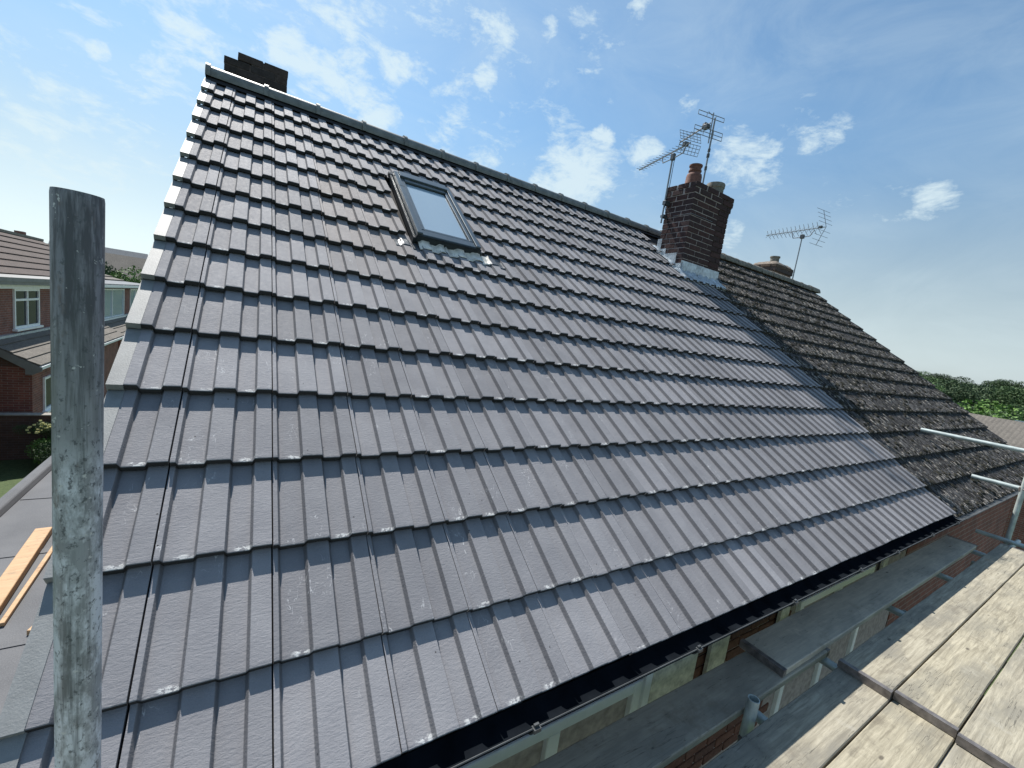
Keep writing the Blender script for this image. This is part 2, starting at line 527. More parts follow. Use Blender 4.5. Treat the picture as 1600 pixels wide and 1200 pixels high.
M['brick_wall'] = brick_material('house_brick', [(0.13, 0.065, 0.052), (0.17, 0.08, 0.06), (0.11, 0.06, 0.052)])
M['brick_dark'] = brick_material('sooty_brick', [(0.035, 0.032, 0.032), (0.06, 0.048, 0.045), (0.045, 0.04, 0.04)])
M['brick_old'] = brick_material('weathered_brick', [(0.12, 0.085, 0.065), (0.17, 0.12, 0.09), (0.10, 0.08, 0.065)])
M['mortar'] = plain('pale_mortar', (0.37, 0.32, 0.31), 0.9, var=0.3, scale=25, bump=0.4)
M['mortar_dark'] = plain('dark_mortar', (0.075, 0.06, 0.055), 0.95, var=0.4, scale=25, bump=0.4)
M['flaunch'] = plain('cement_flaunching', (0.20, 0.17, 0.14), 0.95, var=0.4, scale=18, bump=0.7, bdist=0.008)
M['terracotta'] = plain('terracotta', (0.17, 0.082, 0.064), 0.8, var=0.35, scale=20, bump=0.3)
M['pot_buff'] = plain('buff_pot', (0.20, 0.19, 0.165), 0.85, var=0.35, scale=20, bump=0.3)
M['alu'] = plain('weathered_aluminium', (0.25, 0.27, 0.29), 0.45, metal=0.5, var=0.2, scale=30, bump=0.0)
M['galv'] = galv_material()
M['galv2'] = plain('galvanised_tube', (0.50, 0.56, 0.54), 0.45, metal=0.35, var=0.3, scale=26, bump=0.3, stretch=(1, 1, 0.4))
M['board'] = wood_material('weathered_board', (0.26, 0.25, 0.225), (0.34, 0.325, 0.29), (0.21, 0.205, 0.19))
M['board_pale'] = wood_material('dusty_board', (0.25, 0.225, 0.175), (0.47, 0.43, 0.34), (0.24, 0.225, 0.19))
M['timber'] = wood_material('fresh_pine', (0.44, 0.28, 0.15), (0.56, 0.38, 0.22), (0.50, 0.31, 0.17), 0.6)
M['band'] = plain('board_end_band', (0.22, 0.20, 0.19), 0.5, metal=0.6, var=0.4, scale=30)
M['felt'] = felt_material()
M['grass'] = grass_material()
M['leaf'] = leaf_material('leaves_mid', (0.042, 0.082, 0.032), (0.065, 0.115, 0.042), (0.095, 0.155, 0.055))  # distance haze put into the greens: lighter, less saturated
M['leaf_dark'] = leaf_material('leaves_dark', (0.036, 0.064, 0.032), (0.050, 0.085, 0.040), (0.072, 0.115, 0.048))  # lightened and greyed the same way for painted haze
M['leaf_light'] = leaf_material('leaves_light', (0.07, 0.14, 0.03), (0.10, 0.19, 0.04), (0.14, 0.24, 0.06))
M['bark'] = plain('bark', (0.09, 0.07, 0.05), 0.95, var=0.4, scale=9, bump=0.6, bdist=0.02)
M['petal'] = plain('pale_blossom', (0.72, 0.68, 0.30), 0.7, var=0.1, bump=0)
M['far_brick'] = brickwall_material('far_brickwork', (0.23, 0.085, 0.06), (0.17, 0.065, 0.05), (0.27, 0.22, 0.19))
M['far_brick_dark'] = brickwall_material('garden_brickwork', (0.10, 0.055, 0.042), (0.075, 0.045, 0.036), (0.11, 0.09, 0.08))
M['far_roof'] = rooftile_far_material('far_brown_roof', (0.065, 0.048, 0.043), (0.095, 0.070, 0.060))
M['far_roof_grey'] = rooftile_far_material('far_grey_roof', (0.10, 0.09, 0.078), (0.145, 0.13, 0.112))
M['far_slate'] = rooftile_far_material('far_slate_roof', (0.15, 0.16, 0.17), (0.20, 0.21, 0.22))
M['coping'] = plain('concrete_coping', (0.30, 0.28, 0.25), 0.9, var=0.3, scale=6, bump=0.3)
M['paving'] = plain('concrete_paving', (0.34, 0.34, 0.33), 0.9, var=0.25, scale=3, bump=0.4, bdist=0.01)
M['fascia_grey'] = plain('painted_fascia', (0.20, 0.20, 0.19), 0.6, var=0.15, scale=4, bump=0.1)
M['curtain'] = plain('interior_blind', (0.5, 0.5, 0.47), 0.9, var=0.1, bump=0)

# ------------------------------------------------------------------ mesh helpers


def mesh_from(name, verts, faces, mat=None, smooth=False):
    me = bpy.data.meshes.new(name)
    me.from_pydata([tuple(v) for v in verts], [], faces)
    if mat:
        me.materials.append(mat)
    if smooth:
        me.polygons.foreach_set('use_smooth', [True] * len(me.polygons))
    me.update()
    return me


def link(name, data, parent=None, loc=None, rot=None, **props):
    o = bpy.data.objects.new(name, data)
    COL.objects.link(o)
    if parent is not None:
        o.parent = parent
    if loc is not None:
        o.location = loc
    if rot is not None:
        o.rotation_euler = rot
    for k, v in props.items():
        o[k] = v
    return o


def thing(name, label, cat, loc=(0, 0, 0), group=None, rz=0.0):
    o = link(name, None, None, loc, (0, 0, rz), label=label, category=cat)
    o.empty_display_size = 0.1
    if group:
        o['group'] = group
    return o


class MB:
    """collects boxes, tubes and lofts into one mesh"""
    def __init__(s):
        s.v = []
        s.f = []

    def add(s, verts, faces):
        n = len(s.v)
        s.v += [Vector(q) for q in verts]
        s.f += [tuple(i + n for i in q) for q in faces]
        return s

    def box(s, x0, y0, z0, x1, y1, z1, mtx=None):
        vs = [Vector(q) for q in ((x0, y0, z0), (x1, y0, z0), (x1, y1, z0), (x0, y1, z0), (x0, y0, z1), (x1, y0, z1), (x1, y1, z1), (x0, y1, z1))]
        if mtx:
            vs = [mtx @ q for q in vs]
        return s.add(vs, [(0, 3, 2, 1), (4, 5, 6, 7), (0, 1, 5, 4), (1, 2, 6, 5), (2, 3, 7, 6), (3, 0, 4, 7)])

    def tube(s, a, b, r, r2=None, n=8, caps=True):
        a = Vector(a); b = Vector(b)
        r2 = r if r2 is None else r2
        d = (b - a).normalized()
        u = d.orthogonal().normalized()
        q = d.cross(u)
        vs = []
        for (c, rr) in ((a, r), (b, r2)):
            for k in range(n):
                an = 2 * math.pi * k / n
                vs.append(c + (u * math.cos(an) + q * math.sin(an)) * rr)
        fs = [(k, (k + 1) % n, n + (k + 1) % n, n + k) for k in range(n)]
        if caps:
            fs += [tuple(range(n - 1, -1, -1)), tuple(range(n, 2 * n))]
        return s.add(vs, fs)

    def path(s, pts, r, n=8):
        for a, b in zip(pts, pts[1:]):
            s.tube(a, b, r, n=n)
        return s

    def lathe(s, prof, c=(0, 0, 0), n=20, cap=False):
        c = Vector(c)
        vs = []
        for (r, z) in prof:
            for k in range(n):
                an = 2 * math.pi * k / n
                vs.append(c + Vector((r * math.cos(an), r * math.sin(an), z)))
        fs = []
        for j in range(len(prof) - 1):
            for k in range(n):
                fs.append((j * n + k, j * n + (k + 1) % n, (j + 1) * n + (k + 1) % n, (j + 1) * n + k))
        if cap:
            fs.append(tuple(range(n - 1, -1, -1)))
            fs.append(tuple((len(prof) - 1) * n + k for k in range(n)))
        return s.add(vs, fs)

    def prism(s, poly, axis, a, b):
        """poly: 2D points extruded along axis ('x','y','z') from a to b"""
        def P(p, t):
            return {'x': (t, p[0], p[1]), 'y': (p[0], t, p[1]), 'z': (p[0], p[1], t)}[axis]
        n = len(poly)
        vs = [P(p, a) for p in poly] + [P(p, b) for p in poly]
        fs = [(k, (k + 1) % n, n + (k + 1) % n, n + k) for k in range(n)] + [tuple(range(n - 1, -1, -1)), tuple(range(n, 2 * n))]
        return s.add(vs, fs)

    def mesh(s, name, mat=None, smooth=False, bevel=0.0, seg=1, fix=True):
        me = mesh_from(name, s.v, s.f, mat, False)
        bm = bmesh.new()
        bm.from_mesh(me)
        if fix:
            bmesh.ops.recalc_face_normals(bm, faces=bm.faces)
        if bevel:
            ed = [e for e in bm.edges if len(e.link_faces) == 2 and e.calc_face_angle(0) > 0.6]
            bmesh.ops.bevel(bm, geom=ed, offset=bevel, segments=seg, affect='EDGES', profile=0.6)
        if smooth:
            for f in bm.faces:
                f.smooth = True
            for e in bm.edges:
                if len(e.link_faces) == 2 and e.calc_face_angle(0) > 0.7:
                    e.smooth = False
        bm.to_mesh(me)
        bm.free()
        return me

    def build(s, name, mat, parent=None, smooth=False, bevel=0.0, seg=1, loc=None, **props):
        return link(name, s.mesh(name, mat, smooth, bevel, seg), parent, loc, **props)


# ------------------------------------------------------------------ roof frame
PITCH = 0.6332848
G = 0.3385            # gauge of the courses
STEP = 0.034          # rise of one course over the one below
TW = 0.30             # cover width of a tile
VR = 5.20             # slope length to the ridge
CP, SP = math.cos(PITCH), math.sin(PITCH)
RM = Matrix(((1, 0, 0, 0), (0, CP, -SP, 0), (0, SP, CP, 0), (0, 0, 0, 1)))
YR, ZR = VR * CP, VR * SP
U0, U1, U2 = -0.50, 5.70, 11.20
GROUND = -4.7


def RP(u, v, n=0.0):
    return RM @ Vector((u, v, n))


NEW_PROF = [(0.0022, 0.0165), (0.0160, 0.0170), (0.0235, 0.0), (0.0945, 0.0), (0.1020, 0.0200), (0.1700, 0.0205),
            (0.1780, 0.0), (0.2375, 0.0), (0.2450, 0.0200), (0.2975, 0.0205)]
OLD_PROF = [(0.002, 0.010), (0.012, 0.016), (0.022, 0.0), (0.062, 0.0), (0.074, 0.019), (0.088, 0.019), (0.100, 0.0), (0.136, 0.0),
            (0.148, 0.019), (0.162, 0.019), (0.174, 0.0), (0.212, 0.0), (0.224, 0.019), (0.238, 0.019), (0.250, 0.0), (0.280, 0.0), (0.290, 0.016), (0.298, 0.016)]


def clip_profile(prof, a, b):
    out = []
    for i, (u, h) in enumerate(prof):
        if i:
            u0, h0 = prof[i - 1]
            for c in (a, b):
                if u0 < c < u:
                    k = (c - u0) / (u - u0)
                    out.append((c, h0 + (h - h0) * k))
        if a <= u <= b:
            out.append((u, h))
    return out


def tile_mesh(name, prof, mat, a=0.0, b=TW, L=0.40, thick=0.024, rough=0.0, seed=0):
    prof = clip_profile(prof, a, b)
    rr = random.Random(seed)
    n = len(prof)
    rows = [(0.0, -0.0035), (0.0030, -0.0006), (0.010, 0.0), (L, 0.0)]
    vs = []
    jig = [rr.uniform(-1, 1) * rough for _ in prof]
    for (y, dzz) in rows:
        for i, (u, h) in enumerate(prof):
            yy = y + (jig[i] if y < 0.02 else 0)
            vs.append((u, yy, h - STEP * y / G + dzz))
    for y in (0.0, L):
        for i, (u, h) in enumerate(prof):
            yy = y + (jig[i] * 1.4 if y < 0.02 else 0)
            vs.append((u, yy, h - STEP * y / G - thick))
    fs = []
    for r in range(3):
        for i in range(n - 1):
            fs.append((r * n + i, r * n + i + 1, (r + 1) * n + i + 1, (r + 1) * n + i))
    for i in range(n - 1):
        fs.append((4 * n + i, 4 * n + i + 1, i + 1, i))                   # nose
        fs.append((4 * n + i + 1, 4 * n + i, 5 * n + i, 5 * n + i + 1))   # underside
    fs.append((0, n, 2 * n, 3 * n, 5 * n, 4 * n))
    k = n - 1
    fs.append((k, 4 * n + k, 5 * n + k, 3 * n + k, 2 * n + k, n + k))
    return mesh_from(name, vs, fs, mat)


# ================================================================== HOUSE WITH THE NEW ROOF
house = thing('semi_detached_house', 'house with new slate grey interlocking tile roof, skylight and dark gutter', 'house', (0, 0, 0))
# slope core: battens and underlay as one dark body under the tiles
core = MB()
core.prism([(0.052, 0.053 * SP / CP - .049), (YR, ZR - 0.049), (2 * YR - 0.052, 0.053 * SP / CP - .049), (2 * YR - 0.052, -0.09), (YR, ZR - 0.18), (0.052, -0.09)], 'x', U0 + 0.03, U1)
roof_u = core.build('roof', M['underlay'], house)
roof = link('front_slope', core.mesh('front_slope', M['underlay']), house)
bpy.data.objects.remove(roof_u)
roof.name = 'roof'
slope = roof  # tiles are its children; local transforms carry the roof frame

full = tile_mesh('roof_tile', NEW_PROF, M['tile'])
full_cache = {}


def put_tile(me, u, v, parent, jit=0.0020, color=(1, 1, 1), name='roof_tile', n=0.0, extra=None):
    o = bpy.data.objects.new(name, me)
    COL.objects.link(o)
    o.parent = parent
    mt = RM @ Matrix.Translation((u, v + rnd.uniform(-1, 1) * jit, n + rnd.uniform(0, 1) * jit * 0.8))
    mt = mt @ Matrix.Rotation(rnd.uniform(-1, 1) * jit * 1.2, 4, 'Z') @ Matrix.Rotation(rnd.uniform(-1, 1) * jit * 1.5, 4, 'Y')
    if extra is not None:
        mt = mt @ extra
    o.matrix_local = mt
    o.color = (*color, 1)
    return o


V0 = 0.035            # the eaves course is kicked up on the fascia
VEL = (0.965, 1.515, 2.985, 4.075)   # roof window, u0 u1 v0 v1
CHI_U0, CHI_Y0 = 5.08, 3.16
for i in range(15):
    for j in range(-2, 19):
        a, b = 0.0, TW
        if j == -2:
            a = 0.130
        u, v = j * TW, i * G
        if i in (9, 10, 11):
            if j in (3, 4):
                continue
            if j == 5:
                a = 0.035
        if j in (17, 18) and i in (12, 13, 14):
            continue
        key = (a, b, i == 14)
        if key not in full_cache:
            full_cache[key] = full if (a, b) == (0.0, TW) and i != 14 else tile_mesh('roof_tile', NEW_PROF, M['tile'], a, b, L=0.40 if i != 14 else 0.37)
        col = (1, 1, 1)
        # the tiles left of the skylight came from a browner batch / carry sawdust
        if 7 <= i <= 11 and 1 <= j <= 2:
            k = 0.5 if i in (7, 11) else 1.0
            col = (1 + 0.10 * k, 1 + 0.03 * k, 1 - 0.04 * k)
        if i == 0:
            v = V0
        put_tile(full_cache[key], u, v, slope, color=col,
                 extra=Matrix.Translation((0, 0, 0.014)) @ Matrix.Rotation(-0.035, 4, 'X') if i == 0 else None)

# verge: one folded metal cap to each course
vm = MB()
L = 0.352
for (x0, x1) in ((-0.512, -0.466),):
    t0, t1 = 0.020, 0.020 - STEP * L / G
    b0, b1 = -0.065, -0.065 - STEP * L / G
    pr = [(x0, t0), (x1, t0), (x1, t0 - 0.004), (x0 + 0.004, t0 - 0.004), (x0 + 0.004, b0), (x0, b0)]
    n = len(pr)
    vs = [(x, 0.0, z) for x, z in pr] + [(x, L, z - (t0 - t1)) for x, z in pr]
    fs = [(k, (k + 1) % n, n + (k + 1) % n, n + k) for k in range(n)] + [(0, 5, 4, 3), (0, 3, 2, 1), (6, 9, 10, 11), (6, 7, 8, 9)]
    vm.add(vs, fs)
    # closed nose of the cap
    vm.box(x0, -0.001, t0 - 0.026, x1, 0.003, t0 - 0.001)
vmesh = vm.mesh('verge_cap', M['verge'])
for i in range(15):
    o = link('verge_cap', vmesh, slope)
    o.matrix_local = RM @ Matrix.Translation((0, i * G - 0.004 if i else V0 - 0.004, 0.003 + (0.012 if i == 0 else 0))) @ Matrix.Rotation(rnd.uniform(-.006, .006), 4, 'Z')
link('barge_board', MB().prism([(0.055, -0.06), (YR, ZR - 0.10), (2 * YR, -0.10), (2 * YR, -0.28), (YR, ZR - 0.28), (0.055, -0.20)], 'x', U0 + 0.005, U0 + 0.03).mesh('barge_board', M['fascia_grey']), house)

# ridge tiles: half round, each with a raised union


def ridge_mesh(name, mat, L=0.448, r=0.088, old=False, seed=0):
    mb = MB()
    rr = random.Random(seed)
    prof = [(0.0, r + 0.014), (0.035, r + 0.014), (0.036, r), (L, r - 0.002)]
    if old:
        prof = [(0.0, r + 0.01), (0.05, r + 0.012), (0.07, r), (L * .5, r + 0.003), (L, r)]
    n = 14
    vs = []
    for (x, q) in prof:
        for k in range(n + 1):
            an = rad(-14) + rad(208) * k / n
            qq = q + (rr.uniform(-0.004, 0.004) if old else 0)
            vs.append((x, qq * math.cos(an), qq * math.sin(an)))
    fs = []
    for j in range(len(prof) - 1):
        for k in range(n):
            fs.append((j * (n + 1) + k, j * (n + 1) + k + 1, (j + 1) * (n + 1) + k + 1, (j + 1) * (n + 1) + k))
    fs.append(tuple(range(n + 1)))
    fs.append(tuple((len(prof) - 1) * (n + 1) + k for k in range(n, -1, -1)))
    mb.add(vs, fs)
    return mb.mesh(name, mat, smooth=True)


RZ = ZR - 0.028
rmesh = ridge_mesh('ridge_tile', M['ridge'])
u = U0 - 0.012
while u < U1 - 0.05:
    o = link('ridge_tile', rmesh, slope, (u, YR, RZ), (0, rnd.uniform(-.004, .004), rnd.uniform(-.006, .006)))
    u += 0.4475
# rolled ridge vent strip, dark, under the ridge tiles
link('ridge_vent_strip', MB().prism([(YR - 0.12, ZR - 0.100), (YR, ZR + 0.01), (YR + 0.12, ZR - 0.100), (YR, ZR - 0.09)], 'x', U0, U1).mesh('ridge_vent_strip', M['underlay']), house)

# back slope, stepped courses as one surface (out of the photograph's view)


def back_slope(parent, x0, x1, mat, name='back_slope'):
    mb = MB()
    for i in range(15):
        va, vb = i * G, (i + 1) * G + 0.01
        p = []
        for (v, n_) in ((va, 0.0), (vb, -STEP), (vb, -STEP - 0.015), (va, -0.027)):
            q = RP(0, v, n_)
            p.append((2 * YR - q.y, q.z))
        mb.prism(p, 'x', x0, x1)
    return mb.build(name, mat, parent)


back_slope(house, U0 + 0.0, U1, M['far_slate'])

# --- roof window
vw = link('roof_window', None, house)
u0, u1, v0, v1 = VEL
VWM = RM @ Matrix.Translation((u0, v0, 0.0))
vw.matrix_local = VWM
wu, wv = u1 - u0, v1 - v0
fr = MB()
H = 0.074
T = 0.044
fr.box(0, 0.0, 0.0, T, wv, H); fr.box(wu - T, 0.0, 0.0, wu, wv, H)
fr.box(T, 0, 0.0, wu - T, 0.075, H - 0.012); fr.box(T, wv - 0.10, 0.0, wu - T, wv, H + 0.012)
link('window_frame', fr.mesh('window_frame', M['velux'], bevel=0.004), vw)
sa = MB()
a0, a1, b0, b1 = T + 0.004, wu - T - 0.004, 0.079, wv - 0.104
sw = 0.030
sa.box(a0, b0, 0.03, a0 + sw, b1, H - 0.010); sa.box(a1 - sw, b0, 0.03, a1, b1, H - 0.010)
sa.box(a0 + sw, b0, 0.03, a1 - sw, b0 + 0.028, H - 0.014); sa.box(a0 + sw, b1 - 0.05, 0.03, a1 - sw, b1, H - 0.004)
link('sash', sa.mesh('sash', M['velux'], bevel=0.003), vw)
link('window_pane', MB().box(a0 + sw, b0 + 0.028, H - 0.032, a1 - sw, b1 - 0.05, H - 0.026).mesh('window_pane', M['glass']), vw)
gk = MB()
for (p, q, r_, s_) in ((a0 + sw - .001, b0 + .024, a1 - sw + .001, b0 + .034), (a0 + sw - .001, b1 - .058, a1 - sw + .001, b1 - .046), (a0 + sw - .001, b0 + .034, a0 + sw + .007, b1 - .058), (a1 - sw - .007, b0 + .034, a1 - sw + .001, b1 - .058)):
    gk.box(p, q, H - 0.030, r_, s_, H - 0.019)
link('gasket', gk.mesh('gasket', M['velux_dark']), vw)
bt = MB().box(-0.004, -0.012, -0.01, wu + 0.004, -0.002, H - 0.030)
bt.box(-0.004, -0.014, H - 0.028, wu + 0.004, -0.002, H - 0.018)
link('bottom_cladding', bt.mesh('bottom_cladding', M['velux_dark'], bevel=0.002), vw)
sf = MB()
for s_, xa in ((-1, 0.0), (1, wu)):
    x0_, x1_ = sorted((xa + s_ * 0.004, xa + s_ * 0.024))
    sf.box(x0_, -0.015, -0.02, x1_, wv + 0.02, 0.030)
sf.box(-0.03, wv + 0.004, -0.02, wu + 0.03, wv + 0.05, 0.034)
link('side_flashing', sf.mesh('side_flashing', M['velux_dark'], bevel=0.002), vw)
# seam in the left cover plate
link('cover_seam', MB().box(-0.001, wv - 0.30, H + 0.0002, T + 0.001, wv - 0.296, H + 0.0012).mesh('cover_seam', M['velux_dark']), vw)


def height_on_tiles(u, v):
    """top of the tile surface above the roof plane"""
    ul = u % TW
    h = 0.0
    for (ua, ha), (ub, hb) in zip(NEW_PROF, NEW_PROF[1:]):
        if ua <= ul <= ub:
            h = ha + (hb - ha) * (ul - ua) / (ub - ua)
    i = math.floor(v / G)
    return h - STEP * (v - i * G) / G


def draped(name, ua, ub, va, vb, mat, parent, th=0.003, lift=0.004, wav=0.004, du=0.012, nv=6, seed=1, fold=0.0, smooth_v=True):
    nu = max(2, int((ub - ua) / du))
    vs, fs = [], []
    for k in range(nv + 1):
        for i in range(nu + 1):
            u_ = ua + (ub - ua) * i / nu
            e = 0.0
            if k == 0:
                e = 0.006 * mnoise.noise(Vector((u_ * 25, seed, 0)))
            v_ = va + (vb - va) * k / nv + e
            vv = min(v_, va + 0.12) if smooth_v else v_
            n_ = height_on_tiles(u_, vv) + lift + wav * mnoise.noise(Vector((u_ * 18, v_ * 25, seed)))
            n_ += fold * (k / nv) ** 2
            vs.append(RP(u_, v_, n_))
    m_ = nu + 1
    for k in range(nv):
        for i in range(nu):
            fs.append((k * m_ + i, k * m_ + i + 1, (k + 1) * m_ + i + 1, (k + 1) * m_ + i))
    N = len(vs)
    vs += [q - (RP(0, 0, 1)) * th for q in vs]
    fs += [tuple(N + q for q in reversed(f)) for f in fs[:nu * nv]]
    for i in range(nu):
        fs.append((i + 1, i, N + i, N + i + 1))
    me = mesh_from(name, vs, fs, mat, True)
    return link(name, me, parent)


vinv = VWM.inverted()
for (nm, ua, ub, va, vb, mt_, fold, sd) in (('apron_flashing', 0.985, 1.60, 2.870, 2.985, 'lead_pale', 0.02, 1), ('apron_skirt', 0.80, 1.74, 2.862, 2.975, 'lead_dark', 0.0, 4)):
    o = draped(nm, ua, ub, va, vb, M[mt_], vw, lift=0.009 if mt_ == 'lead_pale' else 0.0045, wav=0.010 if mt_ == 'lead_pale' else 0.004, fold=fold, seed=sd)
    o.matrix_local = vinv

# --- chimney


def brick_mesh(w_, d_, h_, mat, seed):
    rr = random.Random(seed)
    mb = MB().box(0, 0, 0, w_, d_, h_)
    me = mb.mesh('brick', mat, bevel=0.004)
    for v in me.vertices:
        v.co += Vector((rr.uniform(-1, 1), rr.uniform(-1, 1), rr.uniform(-1, 1))) * 0.0018
    return me


def chimney_stack(parent, x0, y0, z0, nx, ny, courses, mat, mortar, ux=.225, uy=.225, corbel=3, mats_dark=None, skip=None, joined=False):
    """pinwheel bonded stack; every brick its own object"""
    wd, dp = nx * ux + .1025, ny * uy + .1025
    full_x = [brick_mesh(ux - .01, .1025, .065, mat, s) for s in range(4)]
    full_y = [brick_mesh(.1025, uy - .01, .065, mat, s + 9) for s in range(4)]
    acc_ = MB()
    cx, cy = x0 + wd / 2, y0 + dp / 2
    for c in range(courses):
        z = z0 + c * .075
        ex = 0.0
        if corbel and c >= courses - corbel:
            ex = (0.018, 0.034, 0.034)[min(2, c - (courses - corbel))]
        sc = (1 + 2 * ex / wd, 1 + 2 * ex / dp)
        lst = []
        if c % 2 == 0:
            lst += [('x', k * ux, 0) for k in range(nx)] + [('y', nx * ux, k * uy) for k in range(ny)]
            lst += [('x', .1125 + k * ux, ny * uy) for k in range(nx)] + [('y', 0, .1125 + k * uy) for k in range(ny)]
        else:
            lst += [('x', .1125 + k * ux, 0) for k in range(nx)] + [('y', 0, k * uy) for k in range(ny)]
            lst += [('x', k * ux, ny * uy) for k in range(nx)] + [('y', nx * ux, .1125 + k * uy) for k in range(ny)]
        for (ax, bx, by) in lst:
            if skip and skip(c, ax, bx, by):
                continue
            lw, ld = (ux - .01, .1025) if ax == 'x' else (.1025, uy - .01)
            mx, my = x0 + bx + lw / 2, y0 + by + ld / 2
            px_, py_ = cx + (mx - cx) * sc[0], cy + (my - cy) * sc[1]
            # bricks hidden inside the roof are left out
            top = z + .065
            yy = py_ + (ld / 2)
            roofz = min(yy, 2 * YR - yy) * math.tan(PITCH) - 0.05
            if top < roofz - 0.02:
                continue
            if joined:
                acc_.box(px_ - lw / 2, py_ - ld / 2, z, px_ + lw / 2, py_ + ld / 2, z + .065)
                continue
            me = (full_x if ax == 'x' else full_y)[rnd.randrange(4)]
            o = bpy.data.objects.new('brick', me)
            COL.objects.link(o)
            o.parent = parent
            o.location = (px_ - lw / 2 + rnd.uniform(-.0015, .0015), py_ - ld / 2 + rnd.uniform(-.002, .002), z + rnd.uniform(-.001, .001))
            o.rotation_euler = (0, 0, rnd.uniform(-.006, .006))
    if joined:
        link('brickwork', acc_.mesh('brickwork', mat, bevel=0.004), parent, kind='stuff')
    ztop = z0 + courses * .075 - .012
    return wd, dp, ztop


chim = link('chimney', None, house, (0, 0, 0))
CZ0 = 2.285
NC = 17
wd, dp, ztop = chimney_stack(chim, CHI_U0, CHI_Y0, CZ0, 3, 2, NC, M['brick'], None, ux=.258, uy=.180)
q = 0.006
xs = CHI_U0 + wd * 0.70
xe, ye = CHI_U0 + wd, CHI_Y0 + dp
mb = MB().box(CHI_U0 + q, CHI_Y0 + q, CZ0 - .1, xs, ye - q, ztop - 3 * .075)
mb.box(CHI_U0 - .004, CHI_Y0 - .004, ztop - 3 * .075 + .001, xs, ye + .004, ztop - 2 * .075)
mb.box(CHI_U0 - .016, CHI_Y0 - .016, ztop - 2 * .075 + .001, xs, ye + .016, ztop)
mb.build('mortar', M['mortar'], chim)
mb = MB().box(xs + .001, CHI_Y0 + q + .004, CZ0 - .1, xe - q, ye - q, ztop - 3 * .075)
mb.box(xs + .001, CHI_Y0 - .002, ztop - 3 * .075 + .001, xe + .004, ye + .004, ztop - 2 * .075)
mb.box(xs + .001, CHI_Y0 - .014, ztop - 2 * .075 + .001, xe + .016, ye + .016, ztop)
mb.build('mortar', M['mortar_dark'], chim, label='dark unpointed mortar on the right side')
# cement flaunching, hand trowelled


def flaunching(parent, x0, y0, x1, y1, z, h, mat, n=12):
    vs, fs = [], []
    for j in range(n + 1):
        for i in range(n + 1):
            a, b = i / n, j / n
            e = min(a, 1 - a, b, 1 - b) * 2
            zz = z + 0.006 + h * (1 - (1 - min(1, e * 1.6)) ** 2) + 0.012 * mnoise.noise(Vector((a * 5, b * 5, z)))
            vs.append((x0 + (x1 - x0) * a, y0 + (y1 - y0) * b, zz if e > 0 else z - 0.002))
    for j in range(n):
        for i in range(n):
            k = j * (n + 1) + i
            fs.append((k, k + 1, k + n + 2, k + n + 1))
    return link('flaunching', mesh_from('flaunching', vs, fs, mat, True), parent)


flaunching(chim, CHI_U0 - .01, CHI_Y0 - .01, xe + .01, ye + .01, ztop - 0.001, 0.04, M['flaunch'])
pot = MB().lathe([(.105, 0), (.118, .012), (.118, .03), (.112, .05), (.108, .14), (.100, .17), (.080, .185), (.080, .205), (.090, .21), (.090, .225), (.080, .232), (.080, .275), (.092, .280), (.092, .300), (.078, .304), (.066, .304), (.066, .10)], n=28)
pot.build('chimney_pot', M['terracotta'], chim, smooth=True, loc=(CHI_U0 + .215, CHI_Y0 + dp / 2, ztop + .030), label='tall red terracotta chimney pot')
pot = MB().lathe([(.118, 0), (.122, .02), (.122, .10), (.132, .11), (.134, .16), (.126, .172), (.100, .174), (.100, .05)], n=28)
pot.build('chimney_pot', M['pot_buff'], chim, smooth=True, loc=(xe - .17, CHI_Y0 + dp / 2 - .03, ztop + .030), label='squat buff chimney pot')

# flashing: stepped side flashing, apron with bent top, soakers
fl = MB()
mt = math.tan(PITCH)
k = 0
y = CHI_Y0 - 0.02
while y < ye - 0.02:
    zb = y * mt
    # one step of the side flashing, stands 3 mm off the bricks
    zz = CZ0 + math.ceil((zb + 0.10 - CZ0) / .075) * .075
    yn = min(ye + .01, (zz - 0.10 + .075) / mt)
    fl.prism([(y - .012, y * mt - .03), (yn + .02, (yn + .02) * mt - .03), (yn + .02, zz + .0), (y - .012, zz + .004)], 'x', CHI_U0 - .0055 - .0015 * (k % 2), CHI_U0 - .0035 - .0015 * (k % 2))
    y = yn
    k += 1
fl.build('step_flashing', M['lead'], chim)
fl = MB()
zf = CHI_Y0 * mt
fl.prism([(CHI_Y0 - .0065, zf + .02), (CHI_Y0 - .0035, zf + .02), (CHI_Y0 - .0035, zf + .155), (CHI_Y0 - .0065, zf + .155)], 'x', CHI_U0 - .02, CHI_U0 + .52)
fl.prism([(CHI_Y0 - .0105, zf + .01), (CHI_Y0 - .0075, zf + .01), (CHI_Y0 - .0075, zf + .150), (CHI_Y0 - .0105, zf + .150)], 'x', CHI_U0 + .40, xe + .02)
fl.build('front_flashing', M['lead'], chim)
vf = CHI_Y0 / CP
draped('apron_flashing', CHI_U0 - .10, xe + .06, vf - .20, vf + .02, M['lead'], chim, lift=.008, wav=.012, fold=.02, seed=9, nv=8)
draped('side_soaker', CHI_U0 - .13, CHI_U0 - .002, vf - .10, ye / CP + .10, M['lead'], chim, lift=.010, wav=.014, seed=3, nv=14, smooth_v=False)
# dark rubber hose-like lap on the right corner
MB().path([(xe + .015, CHI_Y0 + .16, zf + .26), (xe + .02, CHI_Y0 + .03, zf + .10), (xe + .035, CHI_Y0 - .06, zf - .00), (xe + .10, CHI_Y0 - .14, zf - .03)], .012, 8).build('edge_seal', M['lead_dark'], chim, smooth=True)

# short dark stack seen over the ridge at the gable
bch = link('chimney', None, house, (0, 0, 0), label='low dark chimney stack behind the ridge, its top course partly missing')


def skip_back(c, ax, bx, by):
    return c == 7 and (bx < 0.10 or (by > .1 and bx < .2))


